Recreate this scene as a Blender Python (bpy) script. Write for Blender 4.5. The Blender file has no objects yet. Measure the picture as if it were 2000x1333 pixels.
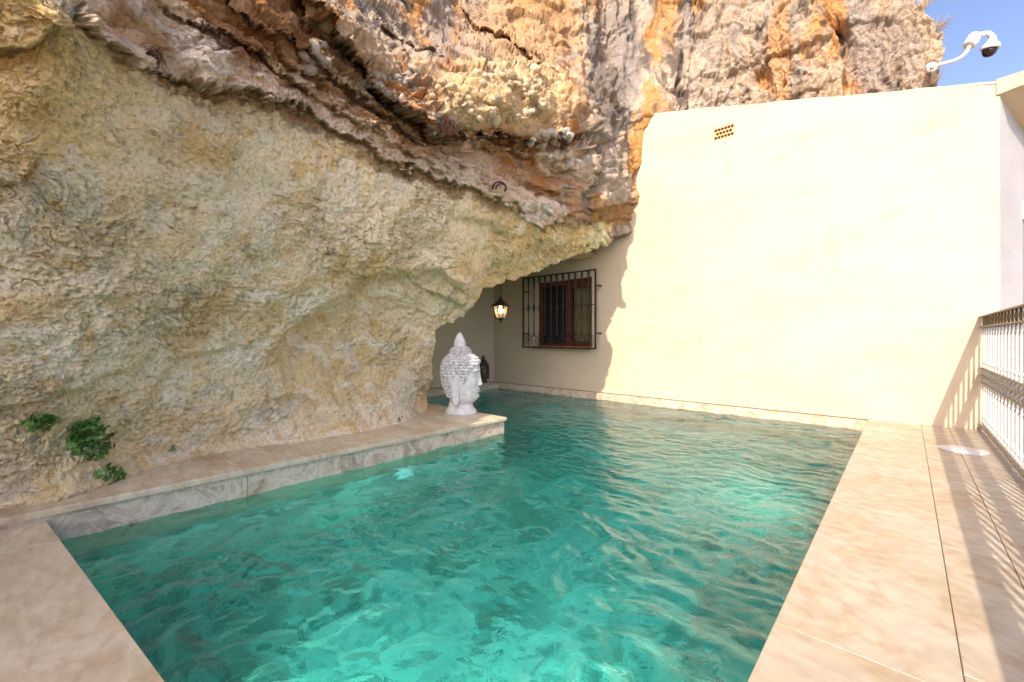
import bpy, bmesh, math, random
import numpy as np
from mathutils import Vector, Matrix

random.seed(7)
rng = np.random.default_rng(7)
R = math.radians
scene = bpy.context.scene
col = scene.collection

# ------------------------------------------------------------------ camera, sky, sun, exposure
# World axes: X runs to the house side (across the pool), Y along the pool to the house wall, Z up; terrace top is z = 0.
SA, CA = 0.681, 0.732            # heading of the camera against the pool axis
H, F, HZ = 0.95, 828.0, 658.0    # eye height, focal length and horizon of the 2000 px frame

cam_d = bpy.data.cameras.new('camera')
cam = bpy.data.objects.new('camera', cam_d)
col.objects.link(cam)
cam_d.sensor_width = 36.0
cam_d.lens = 36.0 * F / 2000.0
cam_d.shift_y = -(666.5 - HZ) / 2000.0
cam_d.clip_start, cam_d.clip_end = 0.02, 3000.0
cam.location = (0, 0, H)
cam.rotation_euler = (R(90), 0, math.atan2(SA, CA))
scene.camera = cam

SUN = Vector((-0.34, 1.46, -1.158)).normalized()       # direction the light travels
world = bpy.data.worlds.new('World')
scene.world = world
world.use_nodes = True
wn = world.node_tree
bg = wn.nodes['Background']
sky = wn.nodes.new('ShaderNodeTexSky')
sky.sky_type = 'NISHITA'
sky.sun_disc = False
sky.sun_elevation = math.asin(-SUN.z)
sky.sun_rotation = math.atan2(-SUN.x, -SUN.y)
sky.air_density, sky.dust_density, sky.ozone_density = 0.58, 3.0, 6.0
wn.links.new(sky.outputs[0], bg.inputs[0])
bg.inputs[1].default_value = 0.15

sun_d = bpy.data.lights.new('sun', 'SUN')
sun_d.energy, sun_d.angle, sun_d.color = 2.0, R(0.5), (1.0, 0.955, 0.90)
sun = bpy.data.objects.new('sun', sun_d)
sun.rotation_euler = SUN.to_track_quat('-Z', 'Y').to_euler()
col.objects.link(sun)

vs = scene.view_settings
vs.view_transform, vs.look, vs.exposure, vs.gamma = 'Standard', 'None', 1.74, 1.0
vs.use_white_balance = True
vs.white_balance_temperature, vs.white_balance_tint = 8100, 17
scene.cycles.use_denoising = True
scene.cycles.max_bounces = 10
scene.cycles.diffuse_bounces = 5
scene.cycles.transmission_bounces = 8
scene.cycles.sample_clamp_indirect = 6.0
scene.cycles.blur_glossy = 0.0


# ------------------------------------------------------------------ coordinates
def cw(x, y, z):
    """camera-heading metres (right, forward, up) -> world"""
    return Vector((CA * x - SA * y, SA * x + CA * y, z))


def at(px, py, d):
    return cw((px - 1000) / F * d, d, H + (HZ - py) / F * d)


def on_z(px, py, z):
    return at(px, py, F * (H - z) / (py - HZ))


def on_y(px, py, a):
    return at(px, py, a / (SA * (px - 1000) / F + CA))


def y_on_x(px, b):
    k = (px - 1000) / F
    # b = CA x - SA y, x = k y
    y = b / (CA * k - SA)
    return SA * k * y + CA * y


# ------------------------------------------------------------------ mesh helpers
def link(name, me, mat=None, parent=None, smooth=False):
    o = bpy.data.objects.new(name, me)
    col.objects.link(o)
    if mat is not None and len(me.materials) == 0:
        me.materials.append(mat)
    if parent is not None:
        o.parent = parent
    if smooth:
        me.polygons.foreach_set('use_smooth', [True] * len(me.polygons))
    return o


def tag(o, label=None, cat=None, group=None, kind=None):
    if label: o['label'] = label
    if cat: o['category'] = cat
    if group: o['group'] = group
    if kind: o['kind'] = kind
    return o


def thing(name, loc, label, cat, rz=0.0, group=None):
    o = bpy.data.objects.new(name, None)
    col.objects.link(o)
    o.location = loc
    o.rotation_euler = (0, 0, rz)
    return tag(o, label, cat, group)


class MB:
    def __init__(self):
        self.v, self.f = [], []

    def add(self, v, f):
        n = len(self.v)
        self.v += [tuple(p) for p in v]
        self.f += [tuple(i + n for i in q) for q in f]
        return self

    def box(self, lo, hi, bevel=0.0):
        x0, y0, z0 = lo
        x1, y1, z1 = hi
        if bevel <= 0:
            return self.add([(x0, y0, z0), (x1, y0, z0), (x1, y1, z0), (x0, y1, z0), (x0, y0, z1), (x1, y0, z1), (x1, y1, z1), (x0, y1, z1)],
                            [(0, 3, 2, 1), (4, 5, 6, 7), (0, 1, 5, 4), (1, 2, 6, 5), (2, 3, 7, 6), (3, 0, 4, 7)])
        return self.prism([(x0, y0), (x1, y0), (x1, y1), (x0, y1)], z0, z1, bevel)

    def prism(self, poly, z0, z1, bevel=0.0):
        """vertical prism over a counter-clockwise polygon with a chamfered top edge"""
        n = len(poly)
        rings = [(0.0, z0), (0.0, z1 - bevel), (bevel, z1)] if bevel > 0 else [(0.0, z0), (0.0, z1)]
        v = []
        for off, z in rings:
            for i in range(n):
                p = Vector(poly[i]); a = Vector(poly[i - 1]); b = Vector(poly[(i + 1) % n])
                d1 = (p - a).normalized(); d2 = (b - p).normalized()
                n1 = Vector((-d1.y, d1.x)); n2 = Vector((-d2.y, d2.x))
                m = n1 + n2
                q = p + m * (off / max(0.2, m.dot(n1)))
                v.append((q.x, q.y, z))
        f = [tuple(reversed(range(n)))]
        for k in range(len(rings) - 1):
            for i in range(n):
                j = (i + 1) % n
                f.append((k * n + i, k * n + j, (k + 1) * n + j, (k + 1) * n + i))
        f.append(tuple(range((len(rings) - 1) * n, len(rings) * n)))
        return self.add(v, f)

    def tube(self, pts, rad, seg=8, cap=True):
        pts = [Vector(p) for p in pts]
        if not hasattr(rad, '__len__'):
            rad = [rad] * len(pts)
        v, f = [], []
        up = Vector((0, 0, 1))
        t0 = (pts[1] - pts[0]).normalized()
        if abs(t0.dot(up)) > 0.95:
            up = Vector((1, 0, 0))
        u = t0.cross(up).normalized()
        for i, p in enumerate(pts):
            t = (pts[min(i + 1, len(pts) - 1)] - pts[max(i - 1, 0)])
            t = t.normalized() if t.length > 1e-9 else t0
            u = (u - t * u.dot(t))
            u = u.normalized() if u.length > 1e-6 else t.orthogonal().normalized()
            w = t.cross(u)
            for k in range(seg):
                an = 2 * math.pi * k / seg
                v.append(p + (u * math.cos(an) + w * math.sin(an)) * rad[i])
        for i in range(len(pts) - 1):
            for k in range(seg):
                k2 = (k + 1) % seg
                f.append((i * seg + k, i * seg + k2, (i + 1) * seg + k2, (i + 1) * seg + k))
        if cap:
            f.append(tuple(reversed(range(seg))))
            f.append(tuple(range((len(pts) - 1) * seg, len(pts) * seg)))
        return self.add(v, f)

    def lathe(self, prof, seg=24, c=(0, 0)):
        """profile of (radius, z)"""
        v, f = [], []
        for r, z in prof:
            for k in range(seg):
                an = 2 * math.pi * k / seg
                v.append((c[0] + r * math.cos(an), c[1] + r * math.sin(an), z))
        for i in range(len(prof) - 1):
            for k in range(seg):
                k2 = (k + 1) % seg
                f.append((i * seg + k, i * seg + k2, (i + 1) * seg + k2, (i + 1) * seg + k))
        f.append(tuple(reversed(range(seg))))
        f.append(tuple(range((len(prof) - 1) * seg, len(prof) * seg)))
        return self.add(v, f)

    def mesh(self, name):
        me = bpy.data.meshes.new(name)
        me.from_pydata(self.v, [], self.f)
        me.update()
        return me

    def build(self, name, mat, parent=None, smooth=False):
        return link(name, self.mesh(name), mat, parent, smooth)


def grid_mesh(name, P, smooth=True, flip=False, keep=None):
    """P: rows x cols x 3 array -> quad mesh"""
    r, c = P.shape[:2]
    me = bpy.data.meshes.new(name)
    nv, nf = r * c, (r - 1) * (c - 1)
    me.vertices.add(nv)
    me.vertices.foreach_set('co', P.reshape(-1).astype(np.float32))
    i = np.arange(nv).reshape(r, c)
    q = np.stack([i[:-1, :-1], i[:-1, 1:], i[1:, 1:], i[1:, :-1]], -1).reshape(-1, 4)
    if flip:
        q = q[:, ::-1]
    if keep is not None:
        kq = (keep[:-1, :-1] & keep[:-1, 1:] & keep[1:, 1:] & keep[1:, :-1]).reshape(-1)
        q = q[kq]
        nf = len(q)
    me.loops.add(nf * 4)
    me.loops.foreach_set('vertex_index', q.reshape(-1).astype(np.int32))
    me.polygons.add(nf)
    me.polygons.foreach_set('loop_start', np.arange(0, nf * 4, 4, dtype=np.int32))
    me.polygons.foreach_set('use_smooth', np.full(nf, smooth))
    me.update(calc_edges=True)
    me.validate()
    return me


# ------------------------------------------------------------------ numpy noise
def _hash(ix, iy, iz, s):
    h = (ix.astype(np.uint32) * np.uint32(374761393) + iy.astype(np.uint32) * np.uint32(668265263)
         + iz.astype(np.uint32) * np.uint32(2147483647) + np.uint32((s * 974711 + 13) % 4294967291))
    h = (h ^ (h >> np.uint32(13))) * np.uint32(1274126177)
    h = (h ^ (h >> np.uint32(16))) * np.uint32(2246822519)
    return h ^ (h >> np.uint32(15))


_G = rng.normal(size=(256, 3)).astype(np.float32)
_G /= np.linalg.norm(_G, axis=1)[:, None]


def pn(P, scale=1.0, seed=0, stretch=(1, 1, 1)):
    """gradient noise about -1..1"""
    Q = (P * (np.array(stretch, np.float32) * np.float32(scale))).astype(np.float32)
    I = np.floor(Q)
    f = Q - I
    I = I.astype(np.int64).astype(np.int32)
    u = f * f * f * (f * (f * 6 - 15) + 10)
    out = 0
    for dx in (0, 1):
        wx = u[..., 0] if dx else 1 - u[..., 0]
        for dy in (0, 1):
            wy = u[..., 1] if dy else 1 - u[..., 1]
            for dz in (0, 1):
                wz = u[..., 2] if dz else 1 - u[..., 2]
                g = _G[_hash(I[..., 0] + dx, I[..., 1] + dy, I[..., 2] + dz, seed) & np.uint32(255)]
                out = out + wx * wy * wz * (g[..., 0] * (f[..., 0] - dx) + g[..., 1] * (f[..., 1] - dy) + g[..., 2] * (f[..., 2] - dz))
    return out * 1.6


def fbm(P, scale=1.0, seed=0, octv=4, gain=0.5, lac=2.03, stretch=(1, 1, 1), ridge=False):
    s, a, out, tot = scale, 1.0, 0, 0.0
    for k in range(octv):
        n = pn(P, s, seed + 17 * k, stretch)
        out = out + a * ((1 - 2 * np.abs(n)) if ridge else n)
        tot += a
        a *= gain
        s *= lac
    return out / tot


def _h01(h): return (h & np.uint32(0xFFFF)).astype(np.float32) / 65535.0


def cells(P, scale, seed=0, stretch=(1, 1, 1)):
    """fractured blocks: random level and tilt per block, and distance to the nearest joint"""
    Q = (P * (np.array(stretch, np.float32) * np.float32(scale))).astype(np.float32)
    I = np.floor(Q).astype(np.int32)
    f1 = np.full(Q.shape[:-1], 1e9, np.float32)
    f2 = f1.copy()
    lev = np.zeros_like(f1)
    tilt = np.zeros_like(f1)
    for dx in (-1, 0, 1):
        for dy in (-1, 0, 1):
            for dz in (-1, 0, 1):
                a, b, c = I[..., 0] + dx, I[..., 1] + dy, I[..., 2] + dz
                h1 = _hash(a, b, c, seed)
                h2 = h1 * np.uint32(2654435761) ^ (h1 >> np.uint32(7))
                ox, oy, oz = _h01(h1), _h01(h1 >> np.uint32(16)), _h01(h2)
                ex, ey, ez = Q[..., 0] - a - ox, Q[..., 1] - b - oy, Q[..., 2] - c - oz
                d = ex * ex + ey * ey + ez * ez
                m = d < f1
                f2 = np.where(m, f1, np.minimum(f2, d))
                f1 = np.where(m, d, f1)
                g = _G[(h2 >> np.uint32(16)) & np.uint32(255)]
                lev = np.where(m, _h01(h2 >> np.uint32(9)), lev)
                tilt = np.where(m, ex * g[..., 0] + ey * g[..., 1] + ez * g[..., 2], tilt)
    return lev - .5, tilt, np.sqrt(f2) - np.sqrt(f1)


def masked_cells(P, mask, *a, **k):
    out = [np.zeros(mask.shape, np.float32) for _ in range(3)]
    for o, v in zip(out, cells(P[mask], *a, **k)):
        o[mask] = v
    return out


def sstep(e0, e1, x):
    t = np.clip((x - e0) / (e1 - e0), 0, 1)
    return t * t * (3 - 2 * t)


# ------------------------------------------------------------------ materials
def new_mat(name):
    m = bpy.data.materials.new(name)
    m.use_nodes = True
    nt = m.node_tree
    return m, nt, nt.nodes['Principled BSDF']


def N(nt, typ, **kw):
    n = nt.nodes.new(typ)
    for k, v in kw.items():
        if k in n.inputs:
            n.inputs[k].default_value = v
        else:
            setattr(n, k, v)
    return n


def ramp(nt, fac, stops):
    r = nt.nodes.new('ShaderNodeValToRGB')
    el = r.color_ramp.elements
    while len(el) < len(stops):
        el.new(0.5)
    for e, (p, c) in zip(el, stops):
        e.position = p
        e.color = (*c, 1)
    nt.links.new(fac, r.inputs[0])
    return r.outputs[0]


def bump(nt, height, bsdf, strength=0.4, dist=0.01, normal=None):
    b = N(nt, 'ShaderNodeBump', Strength=strength, Distance=dist)
    nt.links.new(height, b.inputs['Height'])
    if normal is not None:
        nt.links.new(normal, b.inputs['Normal'])
    nt.links.new(b.outputs[0], bsdf.inputs['Normal'])
    return b.outputs[0]


def simple(name, color, rough=0.5, metal=0.0, var=0.12, nscale=12.0, bmp=0.0, bscale=60.0, bdist=0.002):
    m, nt, b = new_mat(name)
    tc = N(nt, 'ShaderNodeTexCoord')
    n = N(nt, 'ShaderNodeTexNoise', Scale=nscale, Detail=5.0)
    nt.links.new(tc.outputs['Object'], n.inputs['Vector'])
    lo = tuple(c * (1 - var) for c in color)
    hi = tuple(min(1, c * (1 + var)) for c in color)
    nt.links.new(ramp(nt, n.outputs[0], [(0.3, lo), (0.7, hi)]), b.inputs['Base Color'])
    b.inputs['Roughness'].default_value = rough
    b.inputs['Metallic'].default_value = metal
    if bmp > 0:
        n2 = N(nt, 'ShaderNodeTexNoise', Scale=bscale, Detail=4.0)
        nt.links.new(tc.outputs['Object'], n2.inputs['Vector'])
        bump(nt, n2.outputs[0], b, bmp, bdist)
    return m


def stone_mat(name, stops, vein, rough=0.35, scale=1.6, stretch=(1.0, 0.45, 1.0), rot=0.5, veinf=0.22):
    """polished veined limestone; each slab gets its own piece of the block"""
    m, nt, b = new_mat(name)
    tc = N(nt, 'ShaderNodeTexCoord')
    oi = N(nt, 'ShaderNodeObjectInfo')
    mul = N(nt, 'ShaderNodeMath', operation='MULTIPLY')
    mul.inputs[1].default_value = 37.0
    nt.links.new(oi.outputs['Random'], mul.inputs[0])
    mp = N(nt, 'ShaderNodeMapping')
    mp.inputs['Rotation'].default_value = (0.2, 0.3, rot)
    mp.inputs['Scale'].default_value = stretch
    nt.links.new(tc.outputs['Object'], mp.inputs['Vector'])
    ad = N(nt, 'ShaderNodeVectorMath', operation='ADD')
    nt.links.new(mp.outputs[0], ad.inputs[0])
    nt.links.new(mul.outputs[0], ad.inputs[1])
    n1 = N(nt, 'ShaderNodeTexNoise', Scale=scale, Detail=9.0, Roughness=0.62, Distortion=1.4)
    nt.links.new(ad.outputs[0], n1.inputs['Vector'])
    c1 = ramp(nt, n1.outputs[0], stops)
    n2 = N(nt, 'ShaderNodeTexNoise', Scale=scale * 0.9, Detail=7.0, Roughness=0.6, Distortion=2.2)
    nt.links.new(ad.outputs[0], n2.inputs['Vector'])
    vf = ramp(nt, n2.outputs[0], [(0.42, (0, 0, 0)), (0.50, (veinf,) * 3), (0.53, (0.05, 0.05, 0.05)), (0.58, (0, 0, 0)), (0.72, (0.5, 0.5, 0.5))])
    mx = N(nt, 'ShaderNodeMix', data_type='RGBA')
    nt.links.new(vf, mx.inputs['Factor'])
    nt.links.new(c1, mx.inputs[6])
    mx.inputs[7].default_value = (*vein, 1)
    n3 = N(nt, 'ShaderNodeTexNoise', Scale=scale * 14, Detail=6.0)
    nt.links.new(ad.outputs[0], n3.inputs['Vector'])
    mm = N(nt, 'ShaderNodeMix', data_type='RGBA', blend_type='MULTIPLY')
    mm.inputs['Factor'].default_value = 0.8
    nt.links.new(mx.outputs[2], mm.inputs[6])
    nt.links.new(ramp(nt, n3.outputs[0], [(0.3, (0.8, 0.79, 0.77)), (0.62, (1, 1, 1))]), mm.inputs[7])
    nt.links.new(mm.outputs[2], b.inputs['Base Color'])
    rr = ramp(nt, n3.outputs[0], [(0.35, (rough * 1.4,) * 3), (0.65, (rough * 0.9,) * 3)])
    nt.links.new(rr, b.inputs['Roughness'])
    bump(nt, n3.outputs[0], b, 0.25, 0.0015)
    return m


def stucco_mat(name, base, tint, rough=0.92):
    m, nt, b = new_mat(name)
    tc = N(nt, 'ShaderNodeTexCoord')
    n1 = N(nt, 'ShaderNodeTexNoise', Scale=0.9, Detail=6.0, Roughness=0.6)
    mp = N(nt, 'ShaderNodeMapping')
    mp.inputs['Scale'].default_value = (1.0, 1.0, 2.2)
    nt.links.new(tc.outputs['Object'], mp.inputs['Vector'])
    nt.links.new(mp.outputs[0], n1.inputs['Vector'])
    nt.links.new(ramp(nt, n1.outputs[0], [(0.3, tint), (0.55, base), (0.75, tuple(min(0.9, c * 1.06) for c in base))]), b.inputs['Base Color'])
    b.inputs['Roughness'].default_value = rough
    mp2 = N(nt, 'ShaderNodeMapping')
    mp2.inputs['Scale'].default_value = (7.0, 7.0, 0.35)
    nt.links.new(tc.outputs['Object'], mp2.inputs['Vector'])
    n4 = N(nt, 'ShaderNodeTexNoise', Scale=1.0, Detail=6.0, Roughness=0.7)
    nt.links.new(mp2.outputs[0], n4.inputs['Vector'])
    n5 = N(nt, 'ShaderNodeTexNoise', Scale=2.3, Detail=10.0, Roughness=0.75, Distortion=.6)
    nt.links.new(mp.outputs[0], n5.inputs['Vector'])
    lk = b.inputs['Base Color'].links[0].from_socket
    for nn_, st_ in ((n4, [(.30, (.90, .885, .86)), (.45, (1, 1, 1))]), (n5, [(.30, (.90, .87, .83)), (.44, (1, 1, 1)), (.60, (1, 1, 1)), (.72, (.95, .94, .92))])):
        mx = N(nt, 'ShaderNodeMix', data_type='RGBA', blend_type='MULTIPLY')
        mx.inputs['Factor'].default_value = 1.0
        nt.links.new(lk, mx.inputs[6])
        nt.links.new(ramp(nt, nn_.outputs[0], st_), mx.inputs[7])
        lk = mx.outputs[2]
    nt.links.new(lk, b.inputs['Base Color'])
    n2 = N(nt, 'ShaderNodeTexNoise', Scale=5.0, Detail=8.0, Roughness=0.65)
    nt.links.new(mp.outputs[0], n2.inputs['Vector'])
    n3 = N(nt, 'ShaderNodeTexNoise', Scale=160.0, Detail=2.0)
    nt.links.new(tc.outputs['Object'], n3.inputs['Vector'])
    b1 = N(nt, 'ShaderNodeBump', Strength=0.35, Distance=0.012)
    nt.links.new(n2.outputs[0], b1.inputs['Height'])
    bump(nt, n3.outputs[0], b, 0.25, 0.002, b1.outputs[0])
    return m


M = {}
M['stucco'] = stucco_mat('cream_stucco', (0.50, 0.412, 0.302), (0.47, 0.378, 0.26))
M['stucco_white'] = stucco_mat('white_stucco', (0.34, 0.345, 0.355), (0.30, 0.305, 0.315))
M['stone'] = stone_mat('beige_limestone', [(0.28, (0.29, 0.215, 0.13)), (0.38, (0.35, 0.292, 0.21)), (0.48, (0.385, 0.338, 0.265)), (0.62, (0.415, 0.378, 0.31)), (0.78, (0.36, 0.28, 0.18))], (0.32, 0.19, 0.08), veinf=.35, scale=1.3, stretch=(.9, 1.0, 1.0), rot=.5)
M['stone_grey'] = stone_mat('grey_limestone', [(0.32, (0.42, 0.31, 0.20)), (0.44, (0.56, 0.46, 0.325)), (0.56, (0.66, 0.575, 0.44)), (0.7, (0.52, 0.385, 0.25))], (0.44, 0.28, 0.15), stretch=(0.45, 1.3, 1.0), rot=0.35, veinf=.4)
M['riser'] = stone_mat('riser_limestone', [(0.30, (0.24, 0.155, 0.095)), (0.42, (0.44, 0.325, 0.225)), (0.58, (0.58, 0.47, 0.35)), (0.76, (0.46, 0.31, 0.18))], (0.66, 0.58, 0.47), scale=3.4, stretch=(1, 1, 1), rot=0.8, veinf=0.8)
M['grout'] = simple('grout', (0.22, 0.13, 0.07), 0.9)
M['iron'] = simple('dark_iron', (0.035, 0.028, 0.024), 0.45, 0.6, bmp=0.2)
M['rail_iron'] = simple('pale_grey_painted_iron', (0.42, 0.42, 0.42), 0.42, 0.0, bmp=0.15)
M['rail_shade'] = simple('shade_toned_iron', (0.16, 0.115, 0.07), 0.45, 0.3, bmp=0.15)  # brown copy of the pale rail iron, with shade put into its colour
M['wood'] = simple('reddish_wood', (0.10, 0.028, 0.013), 0.45, 0, 0.35, 20, 0.2)
M['terracotta'] = simple('terracotta', (0.42, 0.16, 0.06), 0.75, 0, 0.25, 14, 0.3)
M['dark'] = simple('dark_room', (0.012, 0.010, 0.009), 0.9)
M['white_plastic'] = simple('white_plastic', (0.55, 0.55, 0.545), 0.35, 0, 0.04)
M['grey_plastic'] = simple('grey_plastic', (0.28, 0.30, 0.32), 0.4)
M['black_glass'] = simple('black_dome', (0.01, 0.01, 0.012), 0.05)
M['statue'] = simple('whitewashed_stone', (0.54, 0.54, 0.525), 0.75, 0, 0.14, 18, 0.35, 90, 0.003)
M['statue_hair'] = simple('whitewashed_curls', (0.46, 0.46, 0.46), 0.8, 0, 0.4, 30, 0.3, 90, 0.003)
M['bronze'] = simple('dark_bronze', (0.10, 0.075, 0.045), 0.45, 0.5, 0.4, 25, 0.2)
M['leaf'] = simple('leaf_green', (0.075, 0.19, 0.03), 0.5, 0, 0.45, 9)
M['stem'] = simple('stem_green', (0.10, 0.12, 0.04), 0.7)
M['dry'] = simple('dry_straw', (0.42, 0.32, 0.18), 0.8, 0, 0.3, 8)
M['rust_root'] = simple('rust_brown_roots', (0.075, 0.028, 0.015), 0.9, 0, 0.5, 20)
M['ground'] = simple('dry_hillside', (0.44, 0.37, 0.27), 0.95, 0, 0.4, 0.05)
m, nt, b = new_mat('turquoise_painted_caustics')
M['basin'] = m
tc = N(nt, 'ShaderNodeTexCoord')
vo = N(nt, 'ShaderNodeTexVoronoi', Scale=9.0)
nt.links.new(tc.outputs['Object'], vo.inputs['Vector'])
nz = N(nt, 'ShaderNodeTexNoise', Scale=2.6, Detail=4.0, Roughness=.6)
nt.links.new(tc.outputs['Object'], nz.inputs['Vector'])
mt_ = N(nt, 'ShaderNodeMix', data_type='RGBA', blend_type='MIX')
mt_.inputs['Factor'].default_value = .55
nt.links.new(vo.outputs['Color'], mt_.inputs[6])
nt.links.new(nz.outputs[0], mt_.inputs[7])
nt.links.new(ramp(nt, mt_.outputs[2], [(.30, (.05, .32, .30)), (.45, (.20, .58, .55)), (.58, (.40, .80, .76)), (.72, (.78, .95, .94))]), b.inputs['Base Color'])  # mottle is painted colour standing in for caustic light on the floor
b.inputs['Roughness'].default_value = .5

# ------------------------------------------------------------------ the cliff
WALL_A = 6.37
LEDGE_Z = 0.058


def wall_d(px):
    return WALL_A / (SA * (px - 1000) / F + CA)


# surveyed points of the rock face: direction (px, py of the 2000 px frame) and distance ahead
CP = [
    (0, 1010, 2.24), (0, 650, 2.12), (0, 480, 2.05), (0, 300, 1.93), (0, 60, 1.80), (80, 40, 1.72), (170, 60, 1.86),
    (130, 980, 2.36), (140, 700, 2.40), (150, 400, 2.22), (160, 200, 2.08),
    (300, 1010, 2.95), (300, 915, 2.92), (300, 800, 2.86), (300, 620, 2.74), (300, 300, 2.50), (300, 120, 2.38), (300, 20, 2.36),
    (450, 872, 3.36), (450, 700, 3.28), (450, 500, 3.05), (450, 250, 2.80), (450, 60, 2.70),
    (620, 960, 3.75), (620, 855, 3.75), (600, 760, 3.80), (600, 650, 3.82), (600, 560, 3.62), (600, 450, 3.50), (600, 200, 3.20), (600, 50, 3.06), (600, 0, 3.10),
    (720, 838, 4.10), (720, 740, 4.40), (720, 640, 4.36), (720, 560, 4.05), (720, 500, 3.86), (720, 400, 3.74), (720, 250, 3.56), (720, 130, 3.45), (720, 60, 3.60), (720, 0, 4.10),
    (790, 822, 4.52), (790, 720, 4.80), (790, 620, 4.66),
    (835, 790, 5.25), (840, 720, 5.10), (848, 650, 4.98), (850, 560, 4.65), (850, 500, 4.52), (850, 400, 4.30), (850, 300, 4.02), (850, 200, 3.92), (850, 135, 4.05), (850, 80, 4.75), (850, 0, 5.30),
    (900, 612, 5.15), (900, 560, 4.95), (930, 590, 5.40), (930, 480, 4.90), (930, 380, 4.55), (930, 250, 4.30), (930, 150, 4.40), (930, 105, 4.90), (930, 50, 5.80), (930, 0, 6.10),
    (950, 560, 5.75), (1000, 546, 6.50), (1000, 470, 5.45), (1000, 400, 5.00), (1000, 330, 4.85), (1000, 250, 4.70), (1000, 160, 4.85), (1000, 110, 5.50), (1000, 50, 6.25), (1000, 0, 6.40),
    (1050, 527, 6.75), (1100, 508, 6.90), (1100, 450, 6.05), (1100, 380, 5.65), (1100, 300, 5.30), (1100, 220, 5.32), (1100, 150, 6.10), (1100, 60, 6.60),
    (1170, 478, 6.95), (1170, 420, 6.30), (1170, 340, 5.90), (1170, 290, 5.90), (1170, 150, 6.60), (1170, 30, 6.85),
    (1205, 464, 6.85), (1237, 430, wall_d(1237)), (1243, 380, wall_d(1243)), (1252, 320, wall_d(1252)), (1265, 250, wall_d(1265)), (1276, 215, wall_d(1276)),
    (1215, 430, wall_d(1215) - .22), (1222, 350, wall_d(1222) - .22), (1235, 250, wall_d(1235) - .15),
    (1275, 430, wall_d(1275) + .35), (1290, 330, wall_d(1290) + .4), (1310, 190, wall_d(1310) + .35), (1260, 120, 6.95),
    (1400, 150, 6.88), (1400, 0, 7.05), (1400, 300, 6.90), (1550, 100, 6.25), (1550, 0, 6.35), (1550, 300, 6.30), (1700, 100, 5.80), (1700, 0, 5.90), (1700, 300, 5.80),
    (1840, 100, 5.36), (1850, 0, 5.50), (1850, 300, 5.35),
    (0, -400, 2.15), (300, -400, 2.90), (600, -400, 4.3), (850, -400, 6.0), (1100, -400, 7.3), (1300, -400, 7.8), (1600, -400, 7.2), (1850, -300, 6.6),
    (300, -1000, 4.0), (850, -1000, 7.0), (1300, -1000, 9.0),
]
# round the corner behind the terrace: (heading in degrees, slope, distance)
CPR = [(-62, -.35, 3.75), (-62, .1, 3.45), (-62, .6, 3.1), (-62, 1.4, 3.2), (-75, -.35, 4.1), (-75, .2, 3.8), (-75, .9, 3.5), (-75, 1.7, 3.8),
       (-90, -.35, 4.6), (-90, .3, 4.3), (-90, 1.0, 4.0), (-90, 1.9, 4.4), (-110, -.3, 5.2), (-110, .4, 5.0), (-110, 1.2, 4.9), (-125, -.3, 5.7), (-125, .5, 5.5), (-125, 1.0, 5.6), (-140, -.3, 6.2), (-140, .5, 6.1)]

cx, cy_, cr = [], [], []
for px, py, d in CP:
    th = math.atan((px - 1000) / F)
    cx.append(th); cy_.append((HZ - py) / F * math.cos(th)); cr.append(math.log(d / math.cos(th)))
for dg, t, r in CPR:
    cx.append(R(dg)); cy_.append(t); cr.append(math.log(r))
C2 = np.array([cx, cy_]).T
n = len(C2)


def tps(r2):
    return 0.5 * r2 * np.log(r2 + 1e-12)


K = tps(((C2[:, None] - C2[None]) ** 2).sum(-1)) + 2e-4 * np.eye(n)
PM = np.c_[np.ones(n), C2]
Amat = np.block([[K, PM], [PM.T, np.zeros((3, 3))]])
sol = np.linalg.solve(Amat, np.r_[np.array(cr), np.zeros(3)])


def depth_log(th, t):
    out = sol[n] + sol[n + 1] * th + sol[n + 2] * t
    for i in range(n):
        out = out + sol[i] * tps((th - C2[i, 0]) ** 2 + (t - C2[i, 1]) ** 2)
    return out


# columns
def px2th(p): return np.arctan((np.asarray(p, float) - 1000) / F)


pxcols = np.arange(-60, 1870, 1.95)
th_cols = np.r_[np.linspace(R(-140), px2th(-60.0) - .004, 130), px2th(pxcols)]
NC = len(th_cols)
# lower boundary of the rock (py per px): under the terrace, up the pillar, along the cave lip, behind the house wall
Lx = [-1e5, 822, 828, 832, 838, 843, 847, 852, 862, 880, 905, 925, 940, 950, 975, 1000, 1050, 1100, 1150, 1180, 1205, 1225, 1245, 1300, 1e5]
Ly = [1120, 1000, 880, 815, 770, 720, 680, 650, 641, 632, 618, 602, 580, 563, 554, 546, 528, 508, 486, 476, 465, 452, 446, 446, 446]
px_full = 1000 + F * np.tan(np.clip(th_cols, R(-55), R(60)))
cosn = np.cos(np.clip(th_cols, R(-52), R(60)))
low_py = np.interp(px_full, Lx, Ly)
j = pn(np.c_[px_full / 14.0, px_full * 0, px_full * 0].astype(np.float32), 1.0, 91) * 5 * sstep(855, 880, px_full)
t_low = (HZ - (low_py + j)) / F * cosn
t_bot = (HZ - 1120) / F * cosn
t_mid = (HZ + 25) / F * cosn
t_top = np.interp(np.degrees(th_cols), [-140, -128, -112, -95, -75, -52, 0, 25, 46], [.60, .80, 1.45, 1.75, 1.75, 1.8, 1.9, 1.8, 1.3])
NR1, NR2 = 600, 60
v1 = np.linspace(0, 1, NR1)[:, None]
v2 = np.linspace(0, 1, NR2 + 1)[1:, None]
T = np.r_[t_bot + (t_mid - t_bot) * v1, t_mid + (t_top - t_mid) * v2]
TH = np.broadcast_to(th_cols, T.shape).copy()
NR = T.shape[0]
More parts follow.
